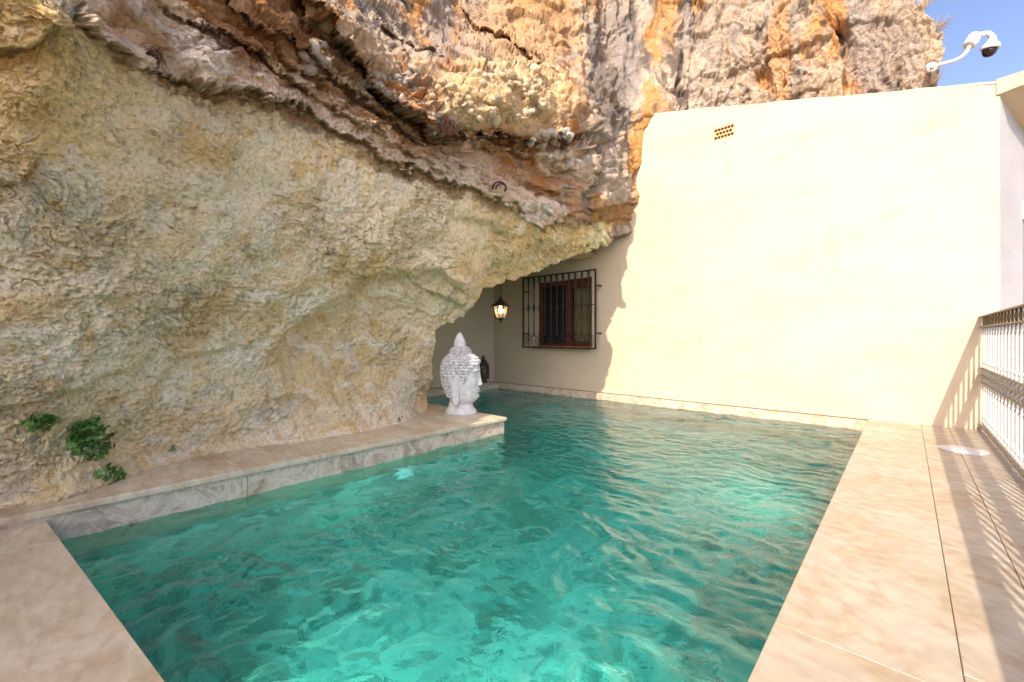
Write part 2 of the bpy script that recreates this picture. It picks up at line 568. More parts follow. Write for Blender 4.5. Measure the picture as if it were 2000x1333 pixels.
# uneven right-hand skyline of the cliff
PY = HZ - T * F / np.cos(np.clip(TH, R(-52), R(60)))
PX = 1000 + F * np.tan(np.clip(TH, R(-56), R(60)))
edge = np.interp(PY, [-900, -300, -60, 0, 20, 38, 60, 85, 100, 130, 165, 300], [1300, 1640, 1762, 1796, 1806, 1822, 1840, 1838, 1841, 1832, 1828, 1836])
wgt = sstep(1450, 1860, PX)
PX = PX + wgt * (edge - 1868)
TH = np.where(wgt > 0, np.arctan((PX - 1000) / F), TH)

LR = depth_log(TH, T)
RAD = np.exp(LR)
RAD0 = RAD.copy()


def seg_sd(X, Y, pts):
    """signed distance in px to a left-to-right polyline: positive above it"""
    best = np.full(X.shape, 1e9)
    sgn = np.ones(X.shape)
    for (x0, y0), (x1, y1) in zip(pts[:-1], pts[1:]):
        dx, dy = x1 - x0, y1 - y0
        u = np.clip(((X - x0) * dx + (Y - y0) * dy) / (dx * dx + dy * dy), 0, 1)
        ex, ey = X - (x0 + u * dx), Y - (y0 + u * dy)
        dd = np.hypot(ex, ey)
        cr_ = dx * ey - dy * ex
        m = dd < best
        best = np.where(m, dd, best)
        sgn = np.where(m, np.where(cr_ > 0, -1, 1), sgn)
    return best * sgn, best


Wd = np.stack([PX / 60, PY / 60, PX * 0], -1).astype(np.float32)
wob = fbm(Wd, 1.0, 5, 4) * 16
wob2 = fbm(Wd, 1.0, 55, 4) * 16
PXw, PYw = PX + wob2, PY + wob
jag = fbm(Wd, 3.2, 57, 4, .65) * 16 + 9 * (np.floor(3 * fbm(Wd, 1.6, 58, 2)) / 1.5)


def bow(pts, amp, L, rise=0.0, RL=40, w=5.0, ragged=False):
    """a lip: the rock below the line steps back by amp and comes forward again over L px; above it bulges out"""
    global RAD
    sd, ad = seg_sd(PXw, PYw + (jag if ragged else 0), pts)
    ends = np.minimum(sstep(pts[0][0] - 30, pts[0][0] + 40, PXw) if True else 1, 1 - sstep(pts[-1][0] - 40, pts[-1][0] + 30, PXw))
    if abs(pts[0][0] - pts[-1][0]) < 150:
        ends = 1.0
    below = 1 - sstep(-w, w, sd)
    RAD = RAD + ends * (amp * below * np.exp(np.minimum(sd, 0) / L) * (ad < 6 * L) - rise * (1 - below) * np.exp(-np.maximum(sd, 0) / RL))
    return sd


PINK = [(165, -40), (190, 60), (260, 120), (330, 150), (400, 172), (500, 172), (560, 205), (640, 240), (700, 272), (760, 315), (870, 345), (940, 368), (985, 392), (1045, 436), (1110, 446), (1180, 440)]
CREV = [(540, -60), (600, 20), (650, 80), (700, 130), (780, 205), (850, 262), (960, 264), (1060, 268), (1135, 262)]
BELLY = [(540, 660), (640, 598), (700, 552), (780, 536), (860, 530), (905, 566)]
sd_pink = bow(PINK, 0.12, 34, 0.05, 26, 4.0, True)
sd_crev = bow(CREV, 0.42, 46, 0.12, 60, 5.0, True)
bow([(330, 20), (430, 60), (520, 118), (620, 190), (720, 250), (800, 300), (880, 330)], 0.12, 22, 0.03, 20, 4.0, True)
bow([(420, -30), (500, 40), (580, 90), (660, 160), (760, 232), (840, 290)], 0.16, 26, 0.05, 24, 4.0, True)
bow([(1005, 302), (1080, 312), (1142, 292)], 0.24, 45, 0.05, 25)
bow(BELLY, 0.22, 70, 0.05, 50, 9)
bow([(855, 575), (900, 600), (950, 548)], 0.10, 30, 0.06, 35)
bow([(880, -30), (930, 60), (1030, 108), (1085, 150)], 0.20, 35, 0.10, 50)
bow([(700, -40), (760, 50), (820, 105), (880, 128)], 0.12, 30, 0.06, 40)
bow([(1150, 408), (1190, 396), (1240, 402)], 0.10, 22, 0.04, 20, 3)
bow([(1145, 436), (1190, 428), (1240, 432)], 0.06, 18, 0.03, 14, 3)
bow([(-60, 105), (60, 92), (120, 60), (190, 52)], 0.10, 35, 0.05, 50)
bow([(-60, 352), (40, 352), (70, 320), (95, 300)], 0.06, 30, 0.04, 50)
bow([(-60, 800), (60, 790), (170, 745), (260, 720)], 0.05, 40, 0.03, 60, 8)
bow([(330, 700), (420, 690), (520, 660)], 0.05, 40, 0.03, 50, 8)
bow([(480, 800), (560, 770), (640, 790)], 0.06, 30, 0.03, 30, 8)
bow([(330, 175), (420, 190), (520, 230)], 0.04, 30)
bow([(900, 430), (960, 440), (1000, 460), (1060, 470)], 0.10, 30, 0.04, 30, 7)
bow([(930, 330), (985, 345), (1000, 395), (985, 420)], 0.05, 25, 0.0, 20, 5)
# upright flanges of the high cliff
for pts, amp, L in (([(1560, -60), (1600, 30), (1635, 85), (1650, 125), (1656, 260)], 0.42, 70), ([(1340, -60), (1350, 60), (1335, 240)], 0.10, 40), ([(1490, -60), (1480, 80), (1500, 260)], 0.08, 40),
                    ([(1150, -60), (1165, 60), (1150, 180), (1160, 260)], 0.16, 60), ([(1720, -60), (1730, 60), (1745, 170)], 0.10, 40)):
    sd, ad = seg_sd(PXw, PYw, pts)      # runs downwards: right side is positive
    RAD = RAD + amp * sstep(-4, 5, sd) * np.exp(-np.maximum(sd, 0) / L)
# holes and hollows, lumps
for hx, hy, rx, ry, amp in ((1640, 75, 14, 20, .22), (1490, 148, 16, 18, .15), (880, 255, 40, 8, .15), (1075, 345, 48, 26, .16), (690, 30, 40, 25, -.10), (640, 200, 60, 40, .08),
                            (905, 545, 55, 40, -.16), (640, 720, 70, 50, .10), (430, 810, 50, 40, -.07), (210, 640, 90, 70, -.08), (60, 180, 60, 60, -.08),
                            (390, 105, 60, 50, -.10), (1190, 330, 35, 55, -.12), (1110, 300, 45, 22, -.10), (985, 200, 150, 62, -.22), (1010, 190, 100, 45, -.10), (1040, 60, 60, 60, -.20), (750, 380, 60, 40, .05), (560, 330, 60, 50, -.05), (1000, 480, 60, 25, -.06)):
    RAD = RAD + amp * np.exp(-(((PXw - hx) / rx) ** 2 + ((PYw - hy) / ry) ** 2))

zq = H + T * RAD
RAD = RAD - .07 * np.exp(-np.maximum(zq - LEDGE_Z, 0) / .05) * (PX < 830)       # mortar fillet along the ledge
HX, HY = np.sin(TH) * RAD, np.cos(TH) * RAD
X3 = np.stack([CA * HX - SA * HY, SA * HX + CA * HY, H + T * RAD], -1).astype(np.float32)


def normals(P):
    du = np.gradient(P, axis=1)
    dv = np.gradient(P, axis=0)
    nn = np.cross(du, dv)
    nn /= np.linalg.norm(nn, axis=-1)[..., None] + 1e-9
    toc = np.array([0, 0, H], np.float32) - P
    nn *= np.sign((nn * toc).sum(-1))[..., None]
    return nn


NB = normals(np.stack([CA * np.sin(TH) * RAD0 - SA * np.cos(TH) * RAD0, SA * np.sin(TH) * RAD0 + CA * np.cos(TH) * RAD0, H + T * RAD0], -1).astype(np.float32))
# zones
z_nat = sstep(-6, 6, sd_pink) * sstep(120, 185, PXw) * (PY < 460)                       # natural rock above the rendered face
z_nat = np.maximum(z_nat, sstep(1180, 1200, PXw))
z_nat[:, :130] = sstep(.75, 1.0, T[:, :130])
sd_up, _ = seg_sd(PXw, PYw, [(560, -90), (640, 10), (730, 95), (830, 128), (1110, 135), (1150, 250), (1200, 380), (1240, 470)])
z_cliff = sstep(-8, 8, sd_up) * (PX > 500)
z_cliff = np.where((PXw > 1120), np.maximum(z_cliff, sstep(1120, 1160, PXw)), z_cliff)
z_str = np.clip(z_nat - z_cliff, 0, 1)
z_pla = np.clip(1 - z_nat, 0, 1)

# the rendered face: trowelled, flaking
Pw = X3 + 0.10 * np.stack([pn(X3, 3.1, 201), pn(X3, 3.1, 202), pn(X3, 3.1, 203)], -1)
Pw2 = Pw + 0.03 * np.stack([pn(X3, 11.0, 205), pn(X3, 11.0, 206), pn(X3, 11.0, 207)], -1)
front_ = TH > px2th(-80.0)
mk_p = (z_pla > .01) & front_
mk_n = (z_nat > .01) & front_
lump = fbm(Pw, 1.9, 11, 4, 0.5)
n_fl = fbm(Pw2, 4.2, 21, 5, 0.68, stretch=(0.7, 0.7, 1.25))
saw = (n_fl * 3.0) % 1.0
n_f2 = fbm(Pw2, 11.0, 31, 4, 0.68, stretch=(0.7, 0.7, 1.3))
saw2 = (n_f2 * 2.6) % 1.0
fine = fbm(X3, 40.0, 41, 3, 0.6)
mid = fbm(X3, 15.0, 43, 3, 0.6)
amp_fl = 0.3 + 0.7 * sstep(-.25, .3, pn(X3, 1.4, 77))
l1, t1, e1 = masked_cells(Pw2, mk_p, 8.5, 901, (0.75, 0.75, 1.5))
ck1 = sstep(.030, .0, np.abs(fbm(Pw2, 2.6, 951, 4, .6, stretch=(.8, .8, 1.3)))) * sstep(-.15, .2, pn(X3, 1.6, 953))
ck2 = sstep(.045, .0, np.abs(fbm(Pw2, 7.5, 955, 3, .6, stretch=(.7, .7, 1.4)))) * sstep(-.1, .25, pn(X3, 2.3, 957))
holes = sstep(.30, .48, fbm(X3, 9.0, 961, 3, .6))
d_pla = 0.13 * lump + amp_fl * (0.019 * (saw ** 1.6 - .4) + 0.013 * (saw2 ** 1.6 - .4) + 0.022 * l1 + 0.016 * t1) - 0.020 * ck1 - 0.011 * ck2 - 0.022 * holes + (.35 + .65 * sstep(-.25, .2, pn(X3, 1.9, 79))) * (0.034 * fbm(X3, 13.0, 45, 5, .78) + 0.016 * fine)
# natural rock: level beds broken into long blocks, gritty faces
dipd = X3[..., 2] + 0.06 * X3[..., 1] + 0.10 * fbm(X3, 1.3, 60, 3)
bed1 = (dipd * 3.3 + 0.35 * fbm(X3, 3.0, 61, 3)) % 1.0
bed2 = (dipd * 9.0 + 0.5 * fbm(X3, 5.0, 62, 3)) % 1.0
bedge = lambda q: np.where(q < .82, q / .82, (1 - q) / .18)
rid = fbm(Pw, 3.0, 71, 5, 0.6, ridge=True)
grit = fbm(X3, 17.0, 81, 5, 0.72)
Pj = Pw2 + 0.05 * np.stack([pn(X3, 7.0, 215), pn(X3, 7.0, 216), pn(X3, 7.0, 217)], -1)
l0, t0_, e0_ = masked_cells(Pj, mk_n, 2.0, 931, (0.8, 0.8, 1.7))
lb, tb_, eb = masked_cells(Pj, mk_n, 5.5, 911, (0.7, 0.7, 1.6))
band_k = 0.7 + 0.3 * sstep(30, 60, np.abs(sd_pink - 12))
blocky = 0.24 * l0 + 0.05 * t0_ - 0.04 * sstep(.06, .0, e0_) * mk_n + 0.05 * lb + 0.012 * tb_
blocky = blocky * band_k
crack = sstep(.035, .0, np.abs(fbm(Pw2, 2.3, 941, 3, .55))) * sstep(-.1, .25, pn(X3, 1.1, 943))
rough_n = 0.35 + 0.65 * sstep(-.2, .25, pn(X3, 1.7, 83))
d_str = 0.10 * lump + 0.075 * (bedge(bed1) - .5) + 0.022 * (bedge(bed2) - .5) + 0.06 * (rid - .3) + .75 * blocky - 0.05 * crack + rough_n * (0.034 * grit + 0.010 * fine)
# high cliff: upright tufa flutes and pits
fl = fbm(Pw, 2.2, 101, 4, 0.55, stretch=(1, 1, 0.22), ridge=True)
fl2 = fbm(Pw, 7.0, 111, 5, 0.62, stretch=(1, 1, 0.3))
pit = fbm(X3, 12.0, 121, 5, 0.7)
sm_ = 0.30 + 0.70 * sstep(1090, 1160, PXw)
d_cl = sm_ * (0.18 * (fl - .3) + 0.09 * fl2 + rough_n * 0.085 * (pit - np.maximum(pit - .1, 0) * 1.7)) + 0.10 * lump + 0.45 * blocky - 0.05 * crack + rough_n * 0.012 * fine
near_house = sstep(1180, 1262, PX) * (1 - sstep(1290, 1330, PX))
disp = z_pla * d_pla + z_str * d_str + z_cliff * d_cl * (1 - .6 * near_house)
disp = np.where(TH < px2th(-60.0), disp * 0.8, disp)
base_fade = 1 - 0.6 * sstep(0.35, 0.0, X3[..., 2]) * z_pla
X3 = X3 + NB * (disp * base_fade)[..., None]

# albedo per vertex
C = np.zeros(X3.shape, np.float32)


def mixc(c, f):
    global C
    C = C + (np.array(c, np.float32) - C) * np.clip(f, 0, 1)[..., None]


def noisef(scale, seed, lo, hi, st=(1, 1, 1), oc=4):
    return sstep(lo, hi, fbm(Pw, scale, seed, oc, 0.58, stretch=st))


def blob(hx, hy, rx, ry, s=1.0, rag=0.5):
    r = ((PXw - hx) / rx) ** 2 + ((PYw - hy) / ry) ** 2
    return s * sstep(1.25, .55, r + rag * rag_n)


rag_n = fbm(Pw, 5.0, 301, 4, 0.6) * 1.2
C[...] = (0.64, 0.54, 0.375)
mixc((0.67, 0.60, 0.46), noisef(1.6, 311, -.12, .22))
mixc((0.57, 0.41, 0.205), noisef(2.2, 312, .02, .32) * .8)
mixc((0.60, 0.43, 0.19), (1 - sstep(60, 330, PXw)) * (1 - sstep(260, 480, PYw)) * .8)
mixc((0.60, 0.46, 0.26), sstep(690, 800, PYw) * (1 - sstep(300, 800, PXw)) * .6)
mixc((0.59, 0.44, 0.23), sstep(850, 1000, PXw) * .65)
mixc((0.58, 0.42, 0.22), blob(660, 700, 150, 90, .7))
mixc((0.66, 0.61, 0.50), noisef(4.0, 316, .08, .3) * .75)
mixc((0.40, 0.37, 0.30), noisef(4.5, 313, .2, .42) * .6)
mixc((0.50, 0.33, 0.14), noisef(6.0, 318, .2, .4) * .7)
mixc((0.27, 0.19, 0.11), noisef(11.0, 314, .28, .45) * .5)
mixc((0.42, 0.39, 0.32), noisef(14.0, 315, .12, .4) * .5)
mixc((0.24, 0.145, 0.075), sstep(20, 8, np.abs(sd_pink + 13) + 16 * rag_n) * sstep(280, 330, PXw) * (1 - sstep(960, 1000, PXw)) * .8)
C = np.minimum(C * np.array([1.22, 1.18, 1.09], np.float32), .8)
CP_ = C.copy()
# strata colours
C[...] = (0.40, 0.27, 0.17)
mixc((0.52, 0.41, 0.31), noisef(2.4, 321, -.05, .2, (.5, .5, 1.8)))
mixc((0.22, 0.105, 0.045), noisef(2.6, 322, .0, .22, (.5, .5, 2.2)) * .95)
mixc((0.40, 0.19, 0.065), noisef(4.0, 323, .08, .28, (.6, .6, 1.5)) * .8)
mixc((0.50, 0.46, 0.43), noisef(2.8, 324, .10, .28, (.5, .5, 2.4)) * .8)
mixc((0.68, 0.61, 0.55), sstep(34, 16, np.abs(sd_pink - 16) + 34 * rag_n) * (PXw < 1060) * .9)
mixc((0.62, 0.46, 0.37), sstep(30, 14, np.abs(sd_pink - 40) + 10 * rag_n) * (PXw < 1000) * .4)
mixc((0.72, 0.69, 0.66), blob(390, 100, 70, 60, .95))
mixc((0.72, 0.66, 0.60), blob(340, 40, 40, 30, .6))
mixc((0.27, 0.14, 0.07), blob(520, 60, 120, 70, .75, .9))
mixc((0.50, 0.42, 0.35), blob(720, 90, 90, 60, .5))
mixc((0.58, 0.47, 0.31), blob(985, 190, 140, 70, .85, .4))
mixc((0.74, 0.70, 0.65), blob(1100, 315, 50, 26, .9))
mixc((0.72, 0.68, 0.64), blob(1050, 415, 60, 26, .9))
mixc((0.66, 0.62, 0.58), blob(900, 320, 60, 40, .6))
mixc((0.58, 0.36, 0.26), blob(1140, 390, 28, 40, .7))
mixc((0.52, 0.49, 0.43), noisef(8.0, 326, .2, .45) * .5)
mixc((0.20, 0.13, 0.09), noisef(13.0, 327, .25, .45) * .55)
CS_ = C ** 1.12 * np.array([1.06, .95, .82], np.float32)
# high cliff colours
C[...] = (0.50, 0.42, 0.33)
mixc((0.58, 0.50, 0.41), noisef(1.4, 331, -.1, .25, (1, 1, .4)))
mixc((0.36, 0.345, 0.33), noisef(2.0, 332, .02, .28, (1, 1, .22)) * .85)
mixc((0.60, 0.32, 0.12), noisef(1.6, 333, .06, .25, (1, 1, .25)) * .9)
mixc((0.13, 0.115, 0.105), noisef(2.6, 334, .08, .26, (1.2, 1.2, .18)) * .9)
mixc((0.60, 0.37, 0.19), blob(1030, 60, 110, 80, .75, .5))
mixc((0.58, 0.42, 0.30), blob(900, 60, 110, 60, .5, .6))
mixc((0.30, 0.29, 0.285), blob(1200, 130, 55, 150, .8, .8))
mixc((0.15, 0.135, 0.125), blob(1185, 190, 35, 70, .7, .9))
mixc((0.58, 0.32, 0.11), blob(1248, 330, 22, 110, .85, .7))
mixc((0.66, 0.60, 0.52), blob(1205, 370, 35, 36, .8))
mixc((0.50, 0.29, 0.12), blob(1195, 420, 50, 26, .8))
mixc((0.62, 0.36, 0.17), blob(1525, 110, 26, 120, .7, .7))
mixc((0.34, 0.31, 0.30), blob(1720, 90, 80, 100, .6, .7))
mixc((0.36, 0.36, 0.37), blob(860, 30, 26, 90, .6, .7))
mixc((0.30, 0.22, 0.14), noisef(10.0, 335, .18, .42) * .6)
mixc((0.62, 0.56, 0.48), noisef(9.0, 336, .18, .42) * .5)
CC_ = C ** 1.1 * np.array([.76, .72, .68], np.float32)
C = CP_ * z_pla[..., None] + CS_ * z_str[..., None] + CC_ * np.clip(z_cliff, 0, 1)[..., None]
fn = 1 + 0.22 * fine[..., None]
C = np.clip(C * fn, 0.01, 0.9)

# below the lip the surface turns back into the hill (cave roof, pillar side)
EYE = np.array([0, 0, H], np.float32)
tl = np.where(np.abs(px_full) > 1e4, -9, t_low)
cut_cols = (px_full > 815) & (th_cols > R(-40))
k0 = np.array([int(np.argmax(T[:, c] >= t_low[c])) if cut_cols[c] else 0 for c in range(NC)])
NS = 45
keep = np.ones(X3.shape[:2], bool)
vis = np.ones(X3.shape[:2], bool)
for c in np.nonzero(k0 > 0)[0]:
    k = k0[c]
    B = X3[k, c]
    mrow = np.arange(k - 1, -1, -1)
    mm_ = np.minimum(np.arange(1, k + 1), NS)
    q = EYE + (B - EYE) * (1 + 0.014 * mm_)[:, None]
    q[:, 2] += 0.006 * mm_ * sstep(850, 900, px_full[c])
    q[:, 0] -= math.exp(-((px_full[c] - 840) / 20.0) ** 2) * 0.008 * mm_
    if 845 < px_full[c] < 1262:
        q[:, 1] = np.minimum(q[:, 1], WALL_A + .12)
    X3[mrow, c] = q
    vis[mrow, c] = False
    keep[:max(k - NS, 0), c] = False
X4, C4, KEEP = X3, C, keep
NK = 10
rightP = X4[:, -1]
cols_, ccol = [], []
for k in range(1, NK + 1):
    q = rightP + np.array([-0.10 * k - .012 * k * k, 0.30 * k, 0.0], np.float32) * 0.8
    q += (0.08 * pn(q, 2.0, 410)[:, None] * np.array([1, 1, .4], np.float32)).astype(np.float32)
    cols_.append(q)
    ccol.append(C4[:, -1])
X4 = np.concatenate([X4, np.stack(cols_, 1)], 1)
C4 = np.concatenate([C4, np.stack(ccol, 1)], 1)
KEEP = np.concatenate([KEEP, np.repeat(KEEP[:, -1:], NK, 1)], 1)

m, nt, b = new_mat('cliff_rock')
M['cliff'] = m
ca = N(nt, 'ShaderNodeVertexColor', layer_name='albedo')
tc = N(nt, 'ShaderNodeTexCoord')
nz = N(nt, 'ShaderNodeTexNoise', Scale=38.0, Detail=7.0, Roughness=0.68)
nt.links.new(tc.outputs['Object'], nz.inputs['Vector'])
mm = N(nt, 'ShaderNodeMix', data_type='RGBA', blend_type='MULTIPLY')
mm.inputs['Factor'].default_value = 1.0
nt.links.new(ca.outputs[0], mm.inputs[6])
nt.links.new(ramp(nt, nz.outputs[0], [(0.34, (0.62, 0.57, 0.50)), (0.47, (1, 1, 1)), (0.7, (1.0, 1.0, 1.0))]), mm.inputs[7])
# dirt, and crevice shade painted as short cracks and pores
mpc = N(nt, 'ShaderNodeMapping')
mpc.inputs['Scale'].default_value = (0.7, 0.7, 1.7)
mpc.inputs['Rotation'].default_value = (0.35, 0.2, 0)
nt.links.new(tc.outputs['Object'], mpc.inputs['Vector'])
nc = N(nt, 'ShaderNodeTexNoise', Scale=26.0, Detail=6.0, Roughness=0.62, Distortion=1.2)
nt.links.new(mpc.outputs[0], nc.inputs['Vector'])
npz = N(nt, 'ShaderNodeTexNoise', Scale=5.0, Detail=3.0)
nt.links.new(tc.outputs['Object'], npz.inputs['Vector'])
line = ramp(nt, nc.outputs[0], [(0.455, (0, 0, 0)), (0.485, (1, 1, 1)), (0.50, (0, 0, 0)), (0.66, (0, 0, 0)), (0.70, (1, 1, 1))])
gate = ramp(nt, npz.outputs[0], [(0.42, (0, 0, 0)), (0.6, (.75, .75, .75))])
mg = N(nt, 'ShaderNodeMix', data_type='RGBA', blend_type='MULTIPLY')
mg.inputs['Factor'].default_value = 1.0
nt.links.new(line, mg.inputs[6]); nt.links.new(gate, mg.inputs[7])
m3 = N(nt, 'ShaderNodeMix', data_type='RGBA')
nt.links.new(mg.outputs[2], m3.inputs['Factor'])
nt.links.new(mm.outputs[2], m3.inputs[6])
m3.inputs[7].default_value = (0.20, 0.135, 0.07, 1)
mm = m3
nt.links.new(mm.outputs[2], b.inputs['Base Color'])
b.inputs['Roughness'].default_value = 0.95
b.inputs['Specular IOR Level'].default_value = 0.2
bump(nt, nz.outputs[0], b, 1.0, 0.02)

me = grid_mesh('cliff', X4, True, False, KEEP)
at_ = me.color_attributes.new('albedo', 'FLOAT_COLOR', 'POINT')
at_.data.foreach_set('color', np.concatenate([C4.reshape(-1, 3), np.ones((X4.shape[0] * X4.shape[1], 1), np.float32)], 1).reshape(-1).astype(np.float32))
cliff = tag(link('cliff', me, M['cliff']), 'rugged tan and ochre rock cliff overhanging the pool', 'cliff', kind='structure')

# where the finished face lies in each direction
_v = X3.reshape(-1, 3)
_cx = CA * _v[:, 0] + SA * _v[:, 1]
_cy = -SA * _v[:, 0] + CA * _v[:, 1]
_ok = (_cy > 0.3) & vis.reshape(-1)
_ppx = np.where(_ok, 1000 + F * _cx / np.where(_ok, _cy, 1), -1e6)
_ppy = np.where(_ok, HZ - F * (_v[:, 2] - H) / np.where(_ok, _cy, 1), -1e6)
_nn = normals(X3[::1]).reshape(-1, 3)
_cc = C.reshape(-1, 3)


def rock_at(px, py):
    i = int(np.argmin((_ppx - px) ** 2 + (_ppy - py) ** 2))
    return Vector(_v[i].tolist()), Vector(_nn[i].tolist()), _cc[i], float(_cy[i])


# dark roof of the hollow behind the overhang
g = np.stack(np.meshgrid(np.linspace(-8.0, -3.9, 60), np.linspace(2.6, 6.5, 60)), -1)
zz = 2.35 + 0.25 * (g[..., 0] + 4.0) * -0.2
Q = np.stack([g[..., 0], g[..., 1], zz], -1).astype(np.float32)
Q[..., 2] += 0.15 * fbm(Q, 1.8, 500, 4)
me = grid_mesh('cave_roof', Q)
link('cave_roof', me, simple('cave_rock', (0.48, 0.37, 0.20), 0.95, 0, 0.25, 3, 0.5, 20, 0.02), cliff)

# ------------------------------------------------------------------ ground, terrace, basin
WZ = -0.13                    # water level
LEDGE = 0.058                 # top of the raised ledge under the rock
EDGE_B = -0.31                # pool edge of the long terrace
LEDGE_B = -3.25               # pool edge of the ledge
LEDGE_END = 3.40

gm = MB()
gm.add([(-400, -400, -3.2), (400, -400, -3.2), (400, 400, -3.2), (-400, 400, -3.2)], [(0, 1, 2, 3)])
tag(gm.build('ground', M['ground']), 'dry sandy hillside ground below the terrace', 'ground', kind='structure')

front = [(-4.4, -0.19), (-3.12, -0.03), (EDGE_B, 0.355)]      # skewed front edge of the pool


def front_y(x):
    return -0.03 + (x + 3.12) * (0.385 / (3.12 + EDGE_B))


terr = MB()
terr.box((EDGE_B + .004, -4.5, -3.3), (0.72, WALL_A - .002, -0.032))
terr.prism([(-6.2, -4.5), (EDGE_B + .002, -4.5), (EDGE_B + .002, front_y(EDGE_B) - .004), (-6.2, front_y(-6.2) - .004)], -3.3, -0.034)
terrace = tag(terr.build('terrace', M['grout']), 'beige limestone paved terrace along the pool edge', 'terrace', kind='structure')


def slab(poly, z1, th, mat, parent, name='paving_slab', bevel=0.002):
    return MB().prism(poly, z1 - th, z1, bevel).build(name, mat, parent)


J = 0.003
strips = [(EDGE_B - .012, 0.117, [-2.63, -1.21, .21, 1.63, 3.05, 4.47, 5.89, WALL_A], M['stone']),
          (0.117, 0.325, [-2.3, -1.29, -.28, .73, 1.74, 2.75, 3.76, 4.78, 5.79, WALL_A], M['stone']),
          (0.325, 0.70, [-2.6, -1.6, -.6, .4, 1.4, 2.4, 3.4, 4.4, 5.4, WALL_A], M['stone'])]
for x0, x1, ys, mt in strips:
    jo = [0.0008, 0.0012, 0.0014][strips.index((x0, x1, ys, mt))]
    for y0, y1 in zip(ys[:-1], ys[1:]):
        slab([(x0 + jo, y0 + .0012), (x1 - jo, y0 + .0012), (x1 - jo, y1 - .0012), (x0 + jo, y1 - .0012)], random.uniform(-.0008, .0008), 0.035, mt, terrace)
xs = [-5.6, -4.05, -2.55, -1.5, EDGE_B - .014]
xs = [-6.1, -4.6, -2.9, -1.15, EDGE_B - .014]
for i, (x0, x1) in enumerate(zip(xs[:-1], xs[1:])):
    slab([(x0 + .001, -1.4), (x1 - .001, -1.4), (x1 - .001, front_y(x1) + .012), (x0 + .001, front_y(x0) + .012)], -.001, 0.035, M['stone_grey'], terrace)
    slab([(x0 + .001, -2.9), (x1 - .001, -2.9), (x1 - .001, -1.404), (x0 + .001, -1.404)], -.001, 0.035, M['stone_grey'], terrace)

bas = MB()
FZ = -1.25
bas.box((-6.9, -0.6, FZ - .3), (0.0, WALL_A + .05, FZ))                                     # floor
bas.box((EDGE_B, 0.0, FZ), (EDGE_B + .3, WALL_A, -0.036))                                    # long side
bas.box((-6.9, WALL_A - .02, FZ), (EDGE_B, WALL_A + .2, -0.30))                              # under the house wall
bas.box((-4.9, -0.6, FZ), (LEDGE_B - .031, LEDGE_END - .031, -0.05))                             # under the ledge
bas.box((-6.9, LEDGE_END - .4, FZ), (-6.30, WALL_A, -0.05))                                  # end of the hollow
bas.prism([(-3.4, -.7), (EDGE_B + .1, -.7), (EDGE_B + .1, front_y(EDGE_B + .1) - .006), (-3.4, front_y(-3.4) - .006)], FZ, -0.04)
basin = tag(bas.build('pool_basin', M['basin']), 'turquoise pool basin with rippling light painted in, under the water', 'pool basin', kind='structure')

# raised ledge under the rock with nosed coping slabs and riser tiles
led = MB()
led.box((-4.9, -0.43, -0.06), (LEDGE_B - .028, LEDGE_END - .028, LEDGE - .036))
ledge = tag(led.build('pool_ledge', M['grout']), 'raised limestone ledge between the rock and the water', 'ledge', kind='structure')
cuts = [-0.42, y_on_x(484, LEDGE_B), y_on_x(712, LEDGE_B), y_on_x(863, LEDGE_B), LEDGE_END - .02]
for y0, y1 in zip(cuts[:-1], cuts[1:]):
    MB().box((LEDGE_B - .03, y0 + .0015, -0.42), (LEDGE_B - .012, y1 - .0015, LEDGE - .0365)).build('riser_tile', M['riser'], ledge)
for x0, x1 in ((-4.9, -4.0), (-4.0, LEDGE_B - .032)):
    MB().box((x0 + .0015, LEDGE_END - .03, -0.42), (x1 - .0015, LEDGE_END - .014, LEDGE - .0365)).build('riser_tile', M['riser'], ledge)
tops = [-0.45, 0.86, 2.2, LEDGE_END]
for y0, y1 in zip(tops[:-1], tops[1:]):
    slab([(-4.9, y0 + .0008), (LEDGE_B + .008, y0 + .0008), (LEDGE_B + .008, y1 - .0008), (-4.9, y1 - .0008)], LEDGE, 0.034, M['stone_grey'], ledge, 'coping_slab', 0.006)

# low stone band where the house wall meets the water, and the sill at the end of the hollow
band = MB()
band.box((-6.5, WALL_A - .021, -0.30), (EDGE_B, WALL_A + .0, -0.010))
wb = tag(band.build('wall_band', M['grout']), 'narrow limestone band between house wall and water', 'stone band', kind='structure')
bx_ = [-6.3, -5.55, -4.75, -3.9, -3.05, on_y(1409, 790, WALL_A).x, on_y(1551, 815, WALL_A).x, EDGE_B - .013]
for x0, x1 in zip(bx_[:-1], bx_[1:]):
    MB().box((x0 + .0012, WALL_A - .040, -0.32), (x1 - .0012, WALL_A - .022, -0.014)).build('band_tile', M['riser'], wb)
MB().box((-6.9, LEDGE_END - .2, -0.05), (-6.285, WALL_A - .043, 0.0)).build('sill_slab', M['stone'], wb)
MB().box((-6.30, LEDGE_END - .2, -0.4), (-6.288, WALL_A - .043, -0.052)).build('band_tile', M['riser'], wb)

# ------------------------------------------------------------------ water
gx = np.arange(-6.45, -0.295, 0.0165)
gy = np.arange(-0.45, WALL_A - .01, 0.0165)
G = np.stack(np.meshgrid(gx, gy), -1)
W3 = np.stack([G[..., 0], G[..., 1], G[..., 0] * 0], -1).astype(np.float32)
Ww = W3 + 0.16 * np.stack([pn(W3, 1.7, 601), pn(W3, 1.7, 602), pn(W3, 1.7, 604) * 0], -1).astype(np.float32)
